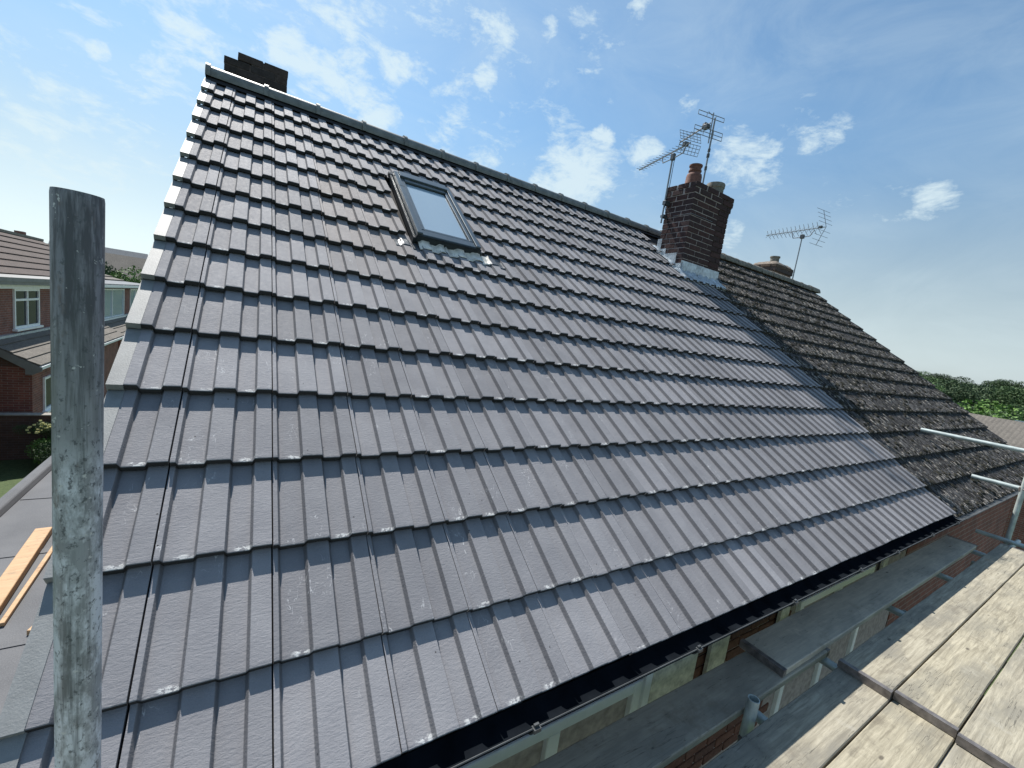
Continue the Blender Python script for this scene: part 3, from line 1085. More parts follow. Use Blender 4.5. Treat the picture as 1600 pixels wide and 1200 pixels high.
wd2, dp2, zt2 = chimney_stack(bch, -0.41, 4.62, 2.935, 2, 2, 8, M['brick_dark'], None, corbel=0, skip=skip_back)
MB().box(-0.41 + q, 4.62 + q, 2.6, -0.41 + wd2 - q, 4.62 + dp2 - q, zt2 - .078).box(-0.41 + .23, 4.62 + q, zt2 - .077, -0.41 + wd2 - q, 4.62 + dp2 - q, zt2 - .01).build('mortar', M['mortar_dark'], bch)

# --- eaves: fascia, gutter and brackets
GX0, GX1 = U0, 11.25
MB().box(U0, 0.032, -0.105, U1, 0.050, -0.002).build('fascia', M['black_pvc'], house)


def gutter(parent, x0, x1, label=None, mat=None):
    g = MB()
    n = 12
    cy, cz, r = -0.017, 0.016, 0.046
    vs = []
    for x in (x0, x1):
        for rr_ in (r, r - .003):
            for k in range(n + 1):
                an = math.pi + math.pi * k / n
                vs.append((x, cy + rr_ * math.cos(an), cz + .66 * rr_ * math.sin(an)))
    m_ = n + 1
    fs = []
    for k in range(n):
        fs.append((k, k + 1, 2 * m_ + k + 1, 2 * m_ + k))
        fs.append((m_ + k + 1, m_ + k, 3 * m_ + k, 3 * m_ + k + 1))
    fs += [(0, 2 * m_, 3 * m_, m_), (n, m_ + n, 3 * m_ + n, 2 * m_ + n)]
    g.add(vs, fs)
    # rolled front lip
    g.tube((x0, cy - r, cz + .001), (x1, cy - r, cz + .001), .0042, n=8)
    o = g.build('gutter', mat or M['black_pvc'], parent, smooth=True)
    if label:
        o['label'] = label
    return o


gut = gutter(house, GX0, U1)
highlight_strip = MB().tube((GX0, -0.0640, 0.0205), (U1, -0.0640, 0.0205), .0026, n=6).build('lip_highlight', M['clip'], house)  # paler strip laid over the rolled lip to paint its highlight
cm_ = MB()
n = 10
vs = []
for x in (-.013, .013):
    for rr_ in (.0525, .0475):
        for k in range(n + 1):
            an = math.pi + math.pi * k / n
            vs.append((x, rr_ * math.cos(an), .68 * rr_ * math.sin(an)))
m_ = n + 1
fs = []
for k in range(n):
    fs += [(k, k + 1, 2 * m_ + k + 1, 2 * m_ + k), (m_ + k + 1, m_ + k, 3 * m_ + k, 3 * m_ + k + 1), (k + 1, k, m_ + k, m_ + k + 1), (2 * m_ + k, 2 * m_ + k + 1, 3 * m_ + k + 1, 3 * m_ + k)]
cm_.add(vs, fs)
cm_.box(-.013, -.058, -.004, .013, -.040, .009)
cm_.box(-.009, -.050, .009, .009, -.043, .018)
clipm = cm_.mesh('gutter_bracket', M['clip'])
for x in (-.15, 0.697, 1.52, 2.34, 3.19, 3.85, 4.65, 5.4):
    link('gutter_bracket', clipm, gut, (x, -0.017, 0.016))

# walls under the roof. Above board level the wall shows through the gap: white trim, cream boards, glass, brick
WY = 0.26
MB().box(U0 + .06, WY + .11, GROUND, U1, 2 * YR - .25, -0.10).build('wall', M['far_brick'], house)
MB().prism([(WY + .11, -.10), (2 * YR - .25, -.10), (YR, ZR - .30)], 'x', U0 + .06, U0 + .28).build('gable_wall', M['far_brick'], house)
MB().box(U0 + .05, .051, -0.105, U1, WY - .002, -0.093).build('soffit', M['upvc'], house)
bwm = [brick_mesh(.215, .1025, .065, M['brick_wall'], s + 30) for s in range(3)]
fw = link('front_wall', MB().box(U0 + .06, WY + .008, -2.6, U1, WY + .108, -0.19).mesh('front_wall', M['mortar']), house)
WINX = [(0.55, 1.66), (3.35, 4.75)]
for c in range(24):
    z = -0.195 - c * .075
    x = U0 + .07 + (0.1125 if c % 2 else 0)
    while x < 4.6:
        inw = any(a_ - .20 < x < b_ + .0 for a_, b_ in WINX) and z < -0.45 + .01 and z > -1.65
        if not inw and 0.3 < x and z > -1.45:
            o = link('brick', bwm[rnd.randrange(3)], fw, (x, WY, z))
        x += .225
for (a_, b_) in WINX:
    wn = link('window', None, house, (a_, WY - .02, -1.62))
    ww, wh = b_ - a_, 1.18
    f_ = MB().box(0, 0, 0, .06, .07, wh).box(ww - .06, 0, 0, ww, .07, wh).box(.06, 0, 0, ww - .06, .07, .06).box(.06, 0, wh - .06, ww - .06, .07, wh).box(ww / 2 - .035, .001, .06, ww / 2 + .035, .069, wh - .06)
    link('frame', f_.mesh('frame', M['upvc'], bevel=.004), wn)
    link('pane', MB().box(.06, .03, .06, ww / 2 - .035, .04, wh - .06).box(ww / 2 + .035, .03, .06, ww - .06, .04, wh - .06).mesh('pane', M['glass_pale']), wn)
    link('sill', MB().box(-.06, -.07, -.05, ww + .06, .06, 0).mesh('sill', M['upvc'], bevel=.006), wn)
# cream boards standing against the head of the wall, as left by the fascia job
for (a_, b_, za, zb) in ((1.715, 2.09, -.78, -.40), (2.22, 2.40, -.78, -.40), (3.02, 3.14, -.8, -.38), (4.9, 5.02, -.8, -.38)):
    MB().box(a_, WY - .032, za, b_, WY - .012, zb).build('trim_panel', M['cream'], house)
MB().box(1.655, WY - .036, -.90, 1.705, WY - .008, -.40).build('trim_panel', M['upvc'], house, label='white trim strip under the gutter')

# ================================================================== HOUSE WITH THE MOSSY ROOF
house2 = thing('semi_detached_house', 'house joined on the right with old brown tiled roof covered in moss', 'house', (0, 0, 0))
roof2 = link('roof', MB().prism([(0.052, -0.018), (YR, ZR - 0.057), (2 * YR - 0.052, -0.018), (2 * YR - 0.052, -0.09), (YR, ZR - 0.18), (0.052, -0.09)], 'x', U1 + .004, U2 - .01).mesh('roof', M['underlay']), house2)
om = [tile_mesh('roof_tile', OLD_PROF, M['mossy'], L=0.40, rough=0.003, seed=s) for s in range(5)]
half = [tile_mesh('roof_tile', OLD_PROF, M['mossy'], 0.0, 0.19, L=0.40, rough=0.003, seed=s) for s in range(2)]
UM = U1 + 0.035
for i in range(15):
    for j in range(19):
        u = UM + j * TW
        if u > U2 - 0.05:
            continue
        me = om[rnd.randrange(5)] if u + TW < U2 + .03 else half[rnd.randrange(2)]
        put_tile(me, u, i * G if i else 0.02, roof2, jit=0.004, n=-0.006)
# mortar fillet / secret gutter along the party line
MB().box(U1 + .002, 0, -.045, U1 + .034, 3.9, -.012, RM).build('party_gutter', M['lead_dark'], house2)
om_r = [ridge_mesh('ridge_tile', M['ridge_old'], old=True, seed=s, r=.092) for s in range(3)]
u = U1 + .01
while u < U2 - .1:
    link('ridge_tile', om_r[rnd.randrange(3)], roof2, (u, YR, RZ + rnd.uniform(-.006, .004)), (0, rnd.uniform(-.012, .012), rnd.uniform(-.01, .01)))
    u += 0.449
back_slope(house2, U1 + .004, U2, M['far_roof'])
MB().box(U1 + .002, 0.032, -0.105, U2, 0.050, -0.002).build('fascia', M['fascia_grey'], house2)
gutter(house2, U1 + .004, U2 + .05, 'grey gutter clogged with moss', M['clip'])
MB().prism([(.055, -.03), (YR, ZR - .07), (2 * YR, -.07), (2 * YR, -.24), (YR, ZR - .24), (.055, -.20)], 'x', U2 - .008, U2 + .02).build('barge_board', M['fascia_grey'], house2)
MB().box(U1 + .004, WY, GROUND, U2 - .15, 2 * YR - .25, -0.10).build('wall', M['far_brick'], house2)
MB().prism([(WY, -.10), (2 * YR - .25, -.10), (YR, ZR - .30)], 'x', U2 - .37, U2 - .15).build('gable_wall', M['far_brick'], house2)
MB().box(U1 + .004, .051, -0.105, U2, WY - .002, -0.093).build('soffit', M['upvc'], house2)


def clumps(name, mat, parent, count, seed, ua, ub, va, vb, size, trough=True, elong=2.4, flat=0.5):
    rr = random.Random(seed)
    vs, fs = [], []
    for _ in range(count):
        u = rr.uniform(ua, ub)
        i = rr.randrange(15)
        f = rr.random()
        v = i * G + (f ** 1.6) * G
        dens = mnoise.noise(Vector((u * 0.9, v * 0.9, 3.1))) + 0.35
        if rr.random() > 0.45 + dens:
            continue
        if trough:
            j = math.floor((u - UM) / TW)
            uu = UM + j * TW + rr.choice((0.012, 0.042, 0.118, 0.193, 0.265, 0.300)) + rr.gauss(0, .010)
            u = uu
        if u > ub or u < ua:
            continue
        s = size * rr.uniform(0.4, 1.35)
        n0 = -STEP * (v - i * G) / G + 0.001
        if not trough:
            ul = (u - UM) % TW
            for (ua_, ha_), (ub_, hb_) in zip(OLD_PROF, OLD_PROF[1:]):
                if ua_ <= ul <= ub_:
                    n0 += ha_ + (hb_ - ha_) * (ul - ua_) / (ub_ - ua_)
        w_, l_, h_ = s, s * elong * rr.uniform(.5, 1.3), s * flat * rr.uniform(0.6, 1.4)
        base = len(vs)
        k = 6
        for q in range(k):
            an = 2 * math.pi * q / k
            jt = rr.uniform(.75, 1.25)
            vs.append(RP(u + w_ * math.cos(an) * jt, max(v + l_ * math.sin(an) * jt, i * G - .004), n0 - .004))
        jt = rr.uniform(.5, .7)
        for q in range(k):
            an = 2 * math.pi * q / k + .3
            jj = jt * rr.uniform(.8, 1.2)
            vs.append(RP(u + w_ * math.cos(an) * jj, max(v + l_ * math.sin(an) * jj, i * G - .002), n0 + h_))
        for q in range(k):
            fs.append((base + q, base + (q + 1) % k, base + k + (q + 1) % k, base + k + q))
        fs.append(tuple(base + k + q for q in range(k)))
    me = mesh_from(name, vs, fs, mat)
    return link(name, me, parent, kind='stuff')


clumps('moss', M['moss'], roof2, 11000, 5, U1 + .03, U2 - .02, 0, 5, .014)
clumps('lichen', M['moss_pale'], roof2, 9000, 6, U1 + .03, U2 - .02, 0, 5, .0052, trough=False, elong=6.5, flat=.6)
clumps('debris', M['moss'], roof2, 6000, 8, U1 + .03, U2 - .02, 0, 5, .012, trough=False, elong=2.6, flat=.7)

clumps('moss_cushion', M['moss'], roof2, 900, 12, U1 + .03, U2 - .02, 0, 5, .026, elong=1.3, flat=.55)

fch = link('chimney', None, house2, (0, 0, 0), label='low weathered chimney behind the mossy ridge')
wd3, dp3, zt3 = chimney_stack(fch, 10.15, 4.55, 2.82, 3, 2, 9, M['brick_old'], None, corbel=2)
MB().box(10.15 + q, 4.55 + q, 2.5, 10.15 + wd3 - q, 4.55 + dp3 - q, zt3 - .155).box(10.13, 4.53, zt3 - .15, 10.17 + wd3, 4.57 + dp3, zt3).build('mortar', M['mortar_dark'], fch)
flaunching(fch, 10.13, 4.53, 10.17 + wd3, 4.57 + dp3, zt3, .10, M['flaunch'])
MB().lathe([(.10, 0), (.095, .14), (.11, .15), (.11, .18), (.08, .18), (.08, .02)], n=20).build('chimney_pot', M['pot_buff'], fch, smooth=True, loc=(10.15 + wd3 * .55, 4.55 + dp3 / 2, zt3 + .08))

# ================================================================== AERIALS


def yagi(root, tip_from, d, length, n_el, el_len, tilt=0.0, refl='grid', up=Vector((0, 0, 1)), rw=.36, rh=.20, saw=False):
    """boom starts at tip_from (reflector end) and runs along d"""
    d = Vector(d).normalized()
    side = d.cross(up).normalized()
    upv = side.cross(d).normalized()
    side = (side * math.cos(tilt) + upv * math.sin(tilt)).normalized()
    upv = side.cross(d).normalized()
    a = Vector(tip_from)
    b = a + d * length
    MB().box(-.008, 0, -.008, .008, length, .008, Matrix.Translation(a) @ Matrix(((side.x, d.x, upv.x, 0), (side.y, d.y, upv.y, 0), (side.z, d.z, upv.z, 0), (0, 0, 0, 1)))).build('boom', M['alu'], root)
    for k in range(n_el):
        f = (k + 1.5) / (n_el + 1)
        c = a + d * (length * min(f, .995))
        hl = el_len * (1 - .25 * f) / 2
        if saw:
            # X-shaped directors
            e = MB()
            for s1 in (-1, 1):
                e.tube(c, c + side * hl * .85 * s1 + upv * hl * .75 - d * .02, .0046, n=5)
                e.tube(c, c + side * hl * .85 * s1 - upv * hl * .75 - d * .02, .0046, n=5)
            e.build('director', M['alu'], root)
        else:
            MB().tube(c - side * hl, c + side * hl, .0036, n=5).build('director', M['alu'], root)
    # dipole box
    c = a + d * .10
    MB().box(-.035, -.03, -.012, .035, .03, .040, Matrix.Translation(c) @ Matrix(((side.x, d.x, upv.x, 0), (side.y, d.y, upv.y, 0), (side.z, d.z, upv.z, 0), (0, 0, 0, 1)))).build('dipole', M['lead_dark'], root, bevel=.004)
    if refl == 'grid':
        for s1 in (-1, 1):
            # two grid panels opening away from the boom
            pv = (upv * s1 * math.cos(.5) + d * math.sin(.5) * .6).normalized()
            e = MB()
            o0 = a - d * .01 + pv * .02
            for k in range(4):
                q0 = o0 + pv * rh * k / 3
                e.tube(q0 - side * rw / 2, q0 + side * rw / 2, .0038, n=5)
            for k in range(7):
                sx = side * (rw * (k / 6 - .5))
                e.tube(o0 + sx, o0 + sx + pv * rh, .0032, n=5)
            e.build('reflector', M['alu'], root)
    elif refl == 'corner':
        for s1 in (-1, 1):
            pv = (upv * s1 * .86 + d * .30).normalized()
            e = MB()
            o0 = a - d * .02
            e.tube(o0, o0 + pv * rh, .006, n=6)
            for k in range(4):
                q0 = o0 + pv * rh * (k + .9) / 4
                e.tube(q0 - side * rw / 2, q0 + side * rw / 2, .0042, n=5)
            e.build('reflector', M['alu'], root)
    return a, b, side, upv


DV = Vector((0.25010257, 0.96821935, 0))
# first aerial: bracketed to the left face of the chimney, boom on a cranked arm
A1 = thing('tv_aerial', 'long yagi aerial on cranked arm, strapped to the left face of the brick chimney', 'aerial', (4.99, 3.58, 3.10), 'television aerials on the chimneys')
A1m = A1.matrix_basis.inverted()


def under(root, base):
    """children were modelled in world space: shift them so that the root keeps its base point"""
    for c in list(COL.objects):
        if c.parent == root:
            c.location = Vector(c.location) - Vector(base)


base1 = (4.99, 3.58, 3.10)
yagi(A1, (4.925, 3.26, 4.035), DV, 1.22, 15, .20, tilt=.05, rw=.34, rh=.13)
MB().tube((4.99, 3.58, 3.02), (4.99, 3.58, 3.975), .0125, n=10).build('mast', M['alu'], A1, smooth=True)
MB().path([(4.905, 3.30, 4.02), (4.93, 3.36, 3.93), (4.985, 3.55, 3.925), (5.05, 3.80, 3.935), (5.06, 3.84, 4.025)], .008, 7).build('cranked_arm', M['alu'], A1, smooth=True)
MB().box(4.965, 3.545, 3.90, 5.015, 3.605, 3.99).build('clamp', M['lead_dark'], A1, bevel=.005)
MB().box(4.975, 3.55, 3.28, 5.075, 3.61, 3.34).build('wall_bracket', M['lead_dark'], A1, bevel=.004)
MB().box(4.98, 3.55, 3.10, 5.075, 3.61, 3.14).build('wall_bracket', M['lead_dark'], A1, bevel=.004)
MB().path([(5.0, 3.55, 3.9), (5.01, 3.56, 3.5), (4.975, 3.55, 3.25), (5.03, 3.52, 3.1), (5.035, 3.45, 2.95), (5.01, 3.50, 2.78)], .0045, 6).build('cable', M['black_pvc'], A1)
MB().path([(CHI_U0 - .004, CHI_Y0 + .3, 3.12), (CHI_U0 - .005, CHI_Y0 - .006, 3.12), (CHI_U0 + .5, CHI_Y0 - .006, 3.125)], .0035, 5).build('lashing_wire', M['alu'], A1)
under(A1, base1)

# second aerial: taller mast, reflector panels
base2 = (5.55, 3.42, ztop + .03)
A2 = thing('tv_aerial', 'taller aerial with two open grid reflectors, rising between the two chimney pots', 'aerial', base2, 'television aerials on the chimneys')
MB().tube((5.555, 3.42, ztop + .0), (5.555, 3.42, 4.63), .0125, n=10).build('mast', M['alu'], A2, smooth=True)
MB().lathe([(.013, 0), (.022, .0), (.022, .05), (.013, .05)], (5.555, 3.42, 4.08), 10).lathe([(.013, 0), (.020, .0), (.020, .04), (.013, .04)], (5.555, 3.42, 4.16), 10).lathe([(.013, 0), (.020, .0), (.020, .05), (.013, .05)], (5.555, 3.42, 3.90), 10).build('mast_joint', M['lead_dark'], A2)
MB().tube((5.48, 3.40, 4.25), (5.50, 3.42, 4.68), .009, n=8).build('reflector_spine', M['alu'], A2)
yagi(A2, (5.47, 3.42, 4.53), DV + Vector((0, 0, -.06)), .66, 6, .15, tilt=-.1, refl='none')
sd = DV.cross(Vector((0, 0, 1))).normalized()
for (zc, hh, nrow, wd_) in ((4.605, .055, 2, .46), (4.375, .105, 3, .50)):
    e = MB()
    c0 = Vector((5.44, 3.40, zc))
    for k in range(nrow):
        zz = Vector((0, 0, hh * (k / (nrow - 1) - .5)))
        e.tube(c0 - sd * wd_ / 2 + zz, c0 + sd * wd_ / 2 + zz, .0052, n=5)
    for k in (-1, -.35, .35, 1):
        e.tube(c0 + sd * wd_ / 2 * k - Vector((0, 0, hh / 2)), c0 + sd * wd_ / 2 * k + Vector((0, 0, hh / 2)), .0045, n=5)
    e.build('reflector', M['alu'], A2)
MB().tube((5.30, 3.35, 4.60), (5.58, 3.50, 4.70), .005, n=6).build('reflector_stay', M['alu'], A2)
MB().box(5.44, 3.44, 4.47, 5.52, 3.54, 4.53).build('dipole_cover', M['lead_dark'], A2, bevel=.01)
under(A2, base2)

# third aerial on the far chimney
base3 = (10.93, 4.50, 3.0)
A3 = thing('tv_aerial', 'aerial with star shaped directors and tall corner reflector on the far mossy ridge', 'aerial', base3, 'television aerials on the chimneys')
DV3 = Vector((0.13427876, 0.9909436, 0))
MB().tube((10.93, 4.50, 3.0), (10.945, 4.50, 4.27), .0135, n=8).build('mast', M['alu'], A3, smooth=True)
yagi(A3, (10.93, 4.05, 4.43), DV3, 1.42, 13, .30, tilt=.0, refl='corner', rw=.50, rh=.42, saw=True)
MB().path([(10.97, 4.28, 4.40), (10.93, 4.33, 4.26), (10.95, 4.50, 4.25), (10.98, 4.72, 4.26), (11.02, 4.8, 4.42)], .010, 7).build('cranked_arm', M['alu'], A3, smooth=True)
MB().box(10.91, 4.46, 4.22, 10.98, 4.54, 4.31).build('clamp', M['lead_dark'], A3, bevel=.005)
under(A3, base3)

# ================================================================== SCAFFOLD
SB = -0.29            # top of the lapped boards
scaf = thing('scaffold', 'galvanised tube scaffold along the eaves with upright standards and far guard rails', 'scaffold', (0, -0.17, GROUND))


def tube_obj(name, a, b, mat=None, r=.02415, open_end=False, parent=scaf, **pr):
    a = Vector(a); b = Vector(b)
    L_ = (b - a).length
    prof = [(r, 0), (r, L_), (r - .004, L_), (r - .004, L_ - .25 if L_ > .4 else 0.01)]
    if open_end:
        prof = [(r - .004, .2), (r - .004, 0)] + prof
    me = MB().lathe(prof, n=36).mesh(name, mat or M['galv2'], smooth=True)
    o = link(name, me, parent, **pr)
    q = (b - a).to_track_quat('Z', 'Y')
    o.matrix_local = Matrix.Translation(-Vector(parent.location)) @ Matrix.Translation(a) @ q.to_matrix().to_4x4()
    return o


# near standard: material is laid out on real height, so its origin sits at z = 0
st = MB().lathe([(.02415, -4.7), (.02415, 1.295), (.0236, 1.300), (.0205, 1.300), (.0200, 1.295), (.0200, .9)], n=48).mesh('standard', M['galv'], smooth=True)
o = link('standard', st, scaf, label='near upright tube with rubbed pale zinc and cement stains')
o.location = Vector((-0.283, -0.150, 0)) - Vector(scaf.location)
tube_obj('standard', (1.86, -0.168, GROUND), (1.86, -0.168, -0.255), label='short tube end poking up between the boards')
for x in (3.95, 5.9):
    tube_obj('standard', (x, -0.168, GROUND), (x, -0.168, -0.40))
tube_obj('standard', (7.40, -0.168, GROUND), (7.40, -0.168, 1.0))
tube_obj('standard', (7.40, -1.42, GROUND), (7.40, -1.42, 1.0))
for x in (-2.6, -0.29, 1.86, 3.95, 5.9):
    tube_obj('standard', (x, -1.48, GROUND), (x, -1.48, -0.36))
for y in (-0.218, -1.43):
    tube_obj('ledger', (-3.2, y, -.46), (7.7, y, -.46), open_end=True)
for x in (-2.5, -1.3, -.1, 1.1, 1.98, 2.75, 3.9, 5.1, 6.3, 7.3):
    tube_obj('transom', (x, -1.6, -.405 - .004), (x, .07, -.405 - .004), open_end=True)
tube_obj('guard_rail', (7.45, -1.6, .62), (7.45, .80, .62), r=.026, open_end=True)
tube_obj('guard_rail', (7.45, -1.6, .19), (7.45, .25, .19), r=.026, open_end=True)
cpl = MB().box(-.035, -.035, -.03, .035, .035, .03).tube((-.05, 0, 0), (.05, 0, 0), .012, n=8).mesh('coupler', M['band'], bevel=.008)
for (x, y, z) in ((7.42, -.168, .62), (7.42, -.168, .19), (7.42, -1.42, .62), (1.86, -.19, -.46), (3.95, -.19, -.46), (-.29, -.19, -.46)):
    link('coupler', cpl, scaf, Vector((x, y, z)) - Vector(scaf.location), (rnd.uniform(-.3, .3), rnd.uniform(-.3, .3), rnd.uniform(-.3, .3)))


def board(x0, y0, x1, y1, ztop_, label, mat='board', color=(1, 1, 1), tilt=0.0, band=True, sag=0.0, seed=0, skew=0.0):
    L_ = x1 - x0
    root = thing('scaffold_board', label, 'board', (x0, (y0 + y1) / 2, ztop_ - .038), 'scaffold boards laid along the eaves')
    root.rotation_euler = (tilt, 0, skew)
    hw = (y1 - y0) / 2 - .003
    rr = random.Random(seed)
    n_ = 26
    vs, fs = [], []
    pr = [(-hw, .004), (-hw, .034), (-hw + .004, .038), (-hw * .3, .0385), (hw * .4, .0380), (hw - .004, .038), (hw, .034), (hw, .004), (hw - .004, 0), (-hw + .004, 0)]
    m_ = len(pr)
    ph = rr.uniform(0, 9)
    for k in range(n_ + 1):
        x = L_ * k / n_
        for (a_, b_) in pr:
            e = .0022 * mnoise.noise(Vector((x * 1.7, a_ * 6, ph)))
            ed = .0020 * mnoise.noise(Vector((x * 6, 7.7, ph + (1 if a_ > 0 else 5))))
            vs.append((x, a_ + (ed if abs(a_) > hw - .005 else 0), b_ + e))
    for k in range(n_):
        for i in range(m_):
            fs.append((k * m_ + i, k * m_ + (i + 1) % m_, (k + 1) * m_ + (i + 1) % m_, (k + 1) * m_ + i))
    fs += [tuple(range(m_ - 1, -1, -1)), tuple(n_ * m_ + i for i in range(m_))]
    me = MB().add(vs, fs).mesh('plank', M[mat])
    o = link('plank', me, root)
    o.color = (*color, 1)
    if band:
        for xa in (0.0, L_):
            s_ = 1 if xa == 0 else -1
            xx = sorted((xa - s_ * .0015, xa + s_ * .028))
            link('end_band', MB().box(xx[0], -hw - .0012, .002, xx[1], hw + .0012, .0395 + .0008).mesh('end_band', M['band']), root)
    return root


board(2.235, -0.128, 6.12, 0.100, SB, 'raised grey board under the gutter, beside the raised outer boards', 'board', (1.75, 1.64, 1.45), seed=1)
board(-3.0, -0.135, 2.75, 0.075, SB - .040, 'dark lower board under the gutter, lapped beneath the raised grey one', 'board', (1.30, 1.22, 1.08), seed=2, skew=-.001)
ys = [(-.213, -.437), (-.4385, -.662), (-.664, -.888), (-.890, -1.113), (-1.115, -1.338)]
labs_u = ['raised pale board, second row out from the wall, half in the eaves shadow', 'raised sunlit board, third row out from the wall',
          'raised sunlit board, fourth row out from the wall', 'raised sunlit board, fifth row out from the wall', 'outermost raised board at the far end']
labs_l = ['lower pale board, second row out from the wall, beside the short tube end', 'lower sunlit board, third row out from the wall',
          'lower sunlit board in the fourth row, at the bottom right corner', 'lower sunlit board in the fifth row out from the wall', 'outermost lower board at the near end']
for k, (ya, yb) in enumerate(ys):
    e = (2.63, 2.655, 2.62, 2.66, 2.64)[k]
    board(e, yb, 6.55 + .03 * k, ya, SB + (.001 * k), labs_u[k], 'board_pale', (.92 + .04 * (k % 2), .92 + .03 * (k % 2), .9), seed=10 + k)
    board(-3.0, yb, e + .55, ya, SB - .040 + (.001 * (k % 2)), labs_l[k], 'board_pale', (.88 + .05 * (k % 2), .88 + .04 * (k % 2), .87), seed=20 + k)

# ================================================================== FLAT ROOF EXTENSION, TIMBER
ext = thing('flat_roof_extension', 'grey felted flat roof of the side extension below the verge', 'building', (-1.1, 2.5, GROUND))
FZ = -0.80
e_ = MB().box(-1.72, -1.2, FZ - .12, -.445, 5.9, FZ).build('roof_deck', M['felt'], ext)
e2 = MB().prism([(-1.76, FZ - .14), (-1.70, FZ - .14), (-1.66, FZ + .0015), (-1.68, FZ + .045), (-1.72, FZ + .055), (-1.76, FZ + .045)], 'y', -1.2, 5.9).prism([(-1.2, FZ - .14), (-1.2, FZ + .05), (-1.14, FZ + .05), (-1.10, FZ - .14)], 'x', -1.655, -.446).prism([(5.82, FZ - .14), (5.84, FZ + .05), (5.9, FZ + .05), (5.9, FZ - .14)], 'x', -1.655, -.446).build('kerb', M['felt'], ext, bevel=.006)
e3 = MB().box(-1.62, -1.1, GROUND, -.445, 5.8, FZ - .121).build('wall', M['far_brick'], ext)
for yy in (1.05, 2.05, 3.05, 4.05, 5.05):
    s_ = MB().box(-1.655, yy, FZ + .0015, -.446, yy + .06, FZ + .005).build('felt_lap', M['felt'], ext)
    s_.location = -Vector(ext.location)
for o in (e_, e2, e3):
    o.location = -Vector(ext.location)

tb = thing('timber_batten', 'long orange pine offcut lying on the grey flat roof', 'timber', (-1.255, 2.30, FZ + .002), rz=0.06)
link('plank', MB().box(-.045, 0, 0, .045, 1.06, .05).mesh('plank', M['timber'], bevel=.003), tb)
tb2 = thing('timber_batten', 'thin pale strip of wood lying against the orange pine offcut', 'timber', (-1.17, 2.25, FZ + .002), rz=0.03)
link('strip', MB().box(-.012, 0, 0, .012, .98, .022).mesh('strip', M['timber'], bevel=.002), tb2)
tb3 = thing('timber_batten', 'short wood offcut lying nearest on the flat roof by the upright tube', 'timber', (-1.02, 2.12, FZ + .002), rz=-0.25)
link('block', MB().box(-.018, 0, 0, .018, .30, .03).mesh('block', M['timber'], bevel=.002), tb3)

# ================================================================== GROUND


def grid_mesh(name, x0, x1, y0, y1, nx_, ny_, zf, mat):
    vs, fs = [], []
    for j in range(ny_ + 1):
        for i in range(nx_ + 1):
            x = x0 + (x1 - x0) * i / nx_; y = y0 + (y1 - y0) * j / ny_
            vs.append((x, y, zf(x, y)))
    for j in range(ny_):
        for i in range(nx_):
            k = j * (nx_ + 1) + i
            fs.append((k, k + 1, k + nx_ + 2, k + nx_ + 1))
    return mesh_from(name, vs, fs, mat, True)


def hill(x, y):
    d = math.hypot(x, y)
    h = GROUND
    t_ = max(0, min(1, (d - 45) / 190))
    h += (t_ * t_ * (3 - 2 * t_)) * (5.0 + 2.0 * mnoise.noise(Vector((x * .012, y * .012, 1.0)))) * max(0, min(1, (x + 20) / 80))
    return h


link('ground', grid_mesh('ground', -900, 900, -900, 900, 120, 120, hill, M['grass']), kind='structure')
link('lawn', grid_mesh('lawn', -14, -1.75, -6, 18.2, 2, 2, lambda x, y: GROUND + .006, M['grass']), kind='structure')
link('patio', grid_mesh('patio', -1.7, 12.5, -5, 0.3, 2, 2, lambda x, y: GROUND + .012, M['paving']), kind='structure')

# ================================================================== TREES


def crown_mesh(name, mat, r, n_leaf, leaf, seed, squash=.8, lumps=9):
    rr = random.Random(seed)
    vs, fs = [], []
    centres = [(Vector((rr.gauss(0, .42), rr.gauss(0, .42), rr.gauss(0, .33))), rr.uniform(.38, .62)) for _ in range(lumps)]
    centres.append((Vector((0, 0, 0)), .62))
    for _ in range(n_leaf):
        c, q = centres[rr.randrange(len(centres))]
        d = Vector((rr.gauss(0, 1), rr.gauss(0, 1), rr.gauss(0, 1) + .25)).normalized()
        p = (c + d * q * (rr.random() ** .28))
        p = Vector((p.x, p.y, p.z * squash)) * r
        s = leaf * rr.uniform(.5, 1.4)
        a = Vector((rr.gauss(0, 1), rr.gauss(0, 1), rr.gauss(0, .6))).normalized()
        b = a.orthogonal().normalized()
        b = (b * math.cos(rr.uniform(0, 6)) + a.cross(b) * math.sin(rr.uniform(0, 6))).normalized()
        k = len(vs)
        vs += [p - a * s, p - b * s * .55, p + a * s, p + b * s * .55]
        fs.append((k, k + 1, k + 2, k + 3))
    return mesh_from(name, vs, fs, mat)


crowns = {}
for nm, mt_ in (('leaf', 'leaf'), ('dark', 'leaf_dark'), ('light', 'leaf_light')):
    crowns[nm] = [crown_mesh('crown', M[mt_], 1.0, 11000, .032, s) for s in (1, 2)]
trunk_m = MB().tube((0, 0, -1.0), (0, 0, -.35), .085, .055, n=8).tube((0, 0, -.35), (.25, .05, .25), .045, .015, n=6).tube((0, 0, -.38), (-.22, .12, .2), .04, .012, n=6).tube((0, 0, -.35), (0, -.2, .3), .04, .012, n=6).mesh('trunk', M['bark'])


def tree(x, y, r, kind, label, group, lift=None, zs=1.0):
    z0 = hill(x, y)
    t_ = thing('tree', label, 'tree', (x, y, z0), group, rz=rnd.uniform(0, 6))
    c = link('crown', crowns[kind][rnd.randrange(2)], t_, (0, 0, r * .95 * zs))
    c.scale = (r, r, r * zs)
    tr = link('trunk', trunk_m, t_, (0, 0, r * .97 * zs))
    tr.scale = (r, r, r * zs)
    return t_


def dirpt(az, dist):
    return math.sin(az) * dist, math.cos(az) * dist


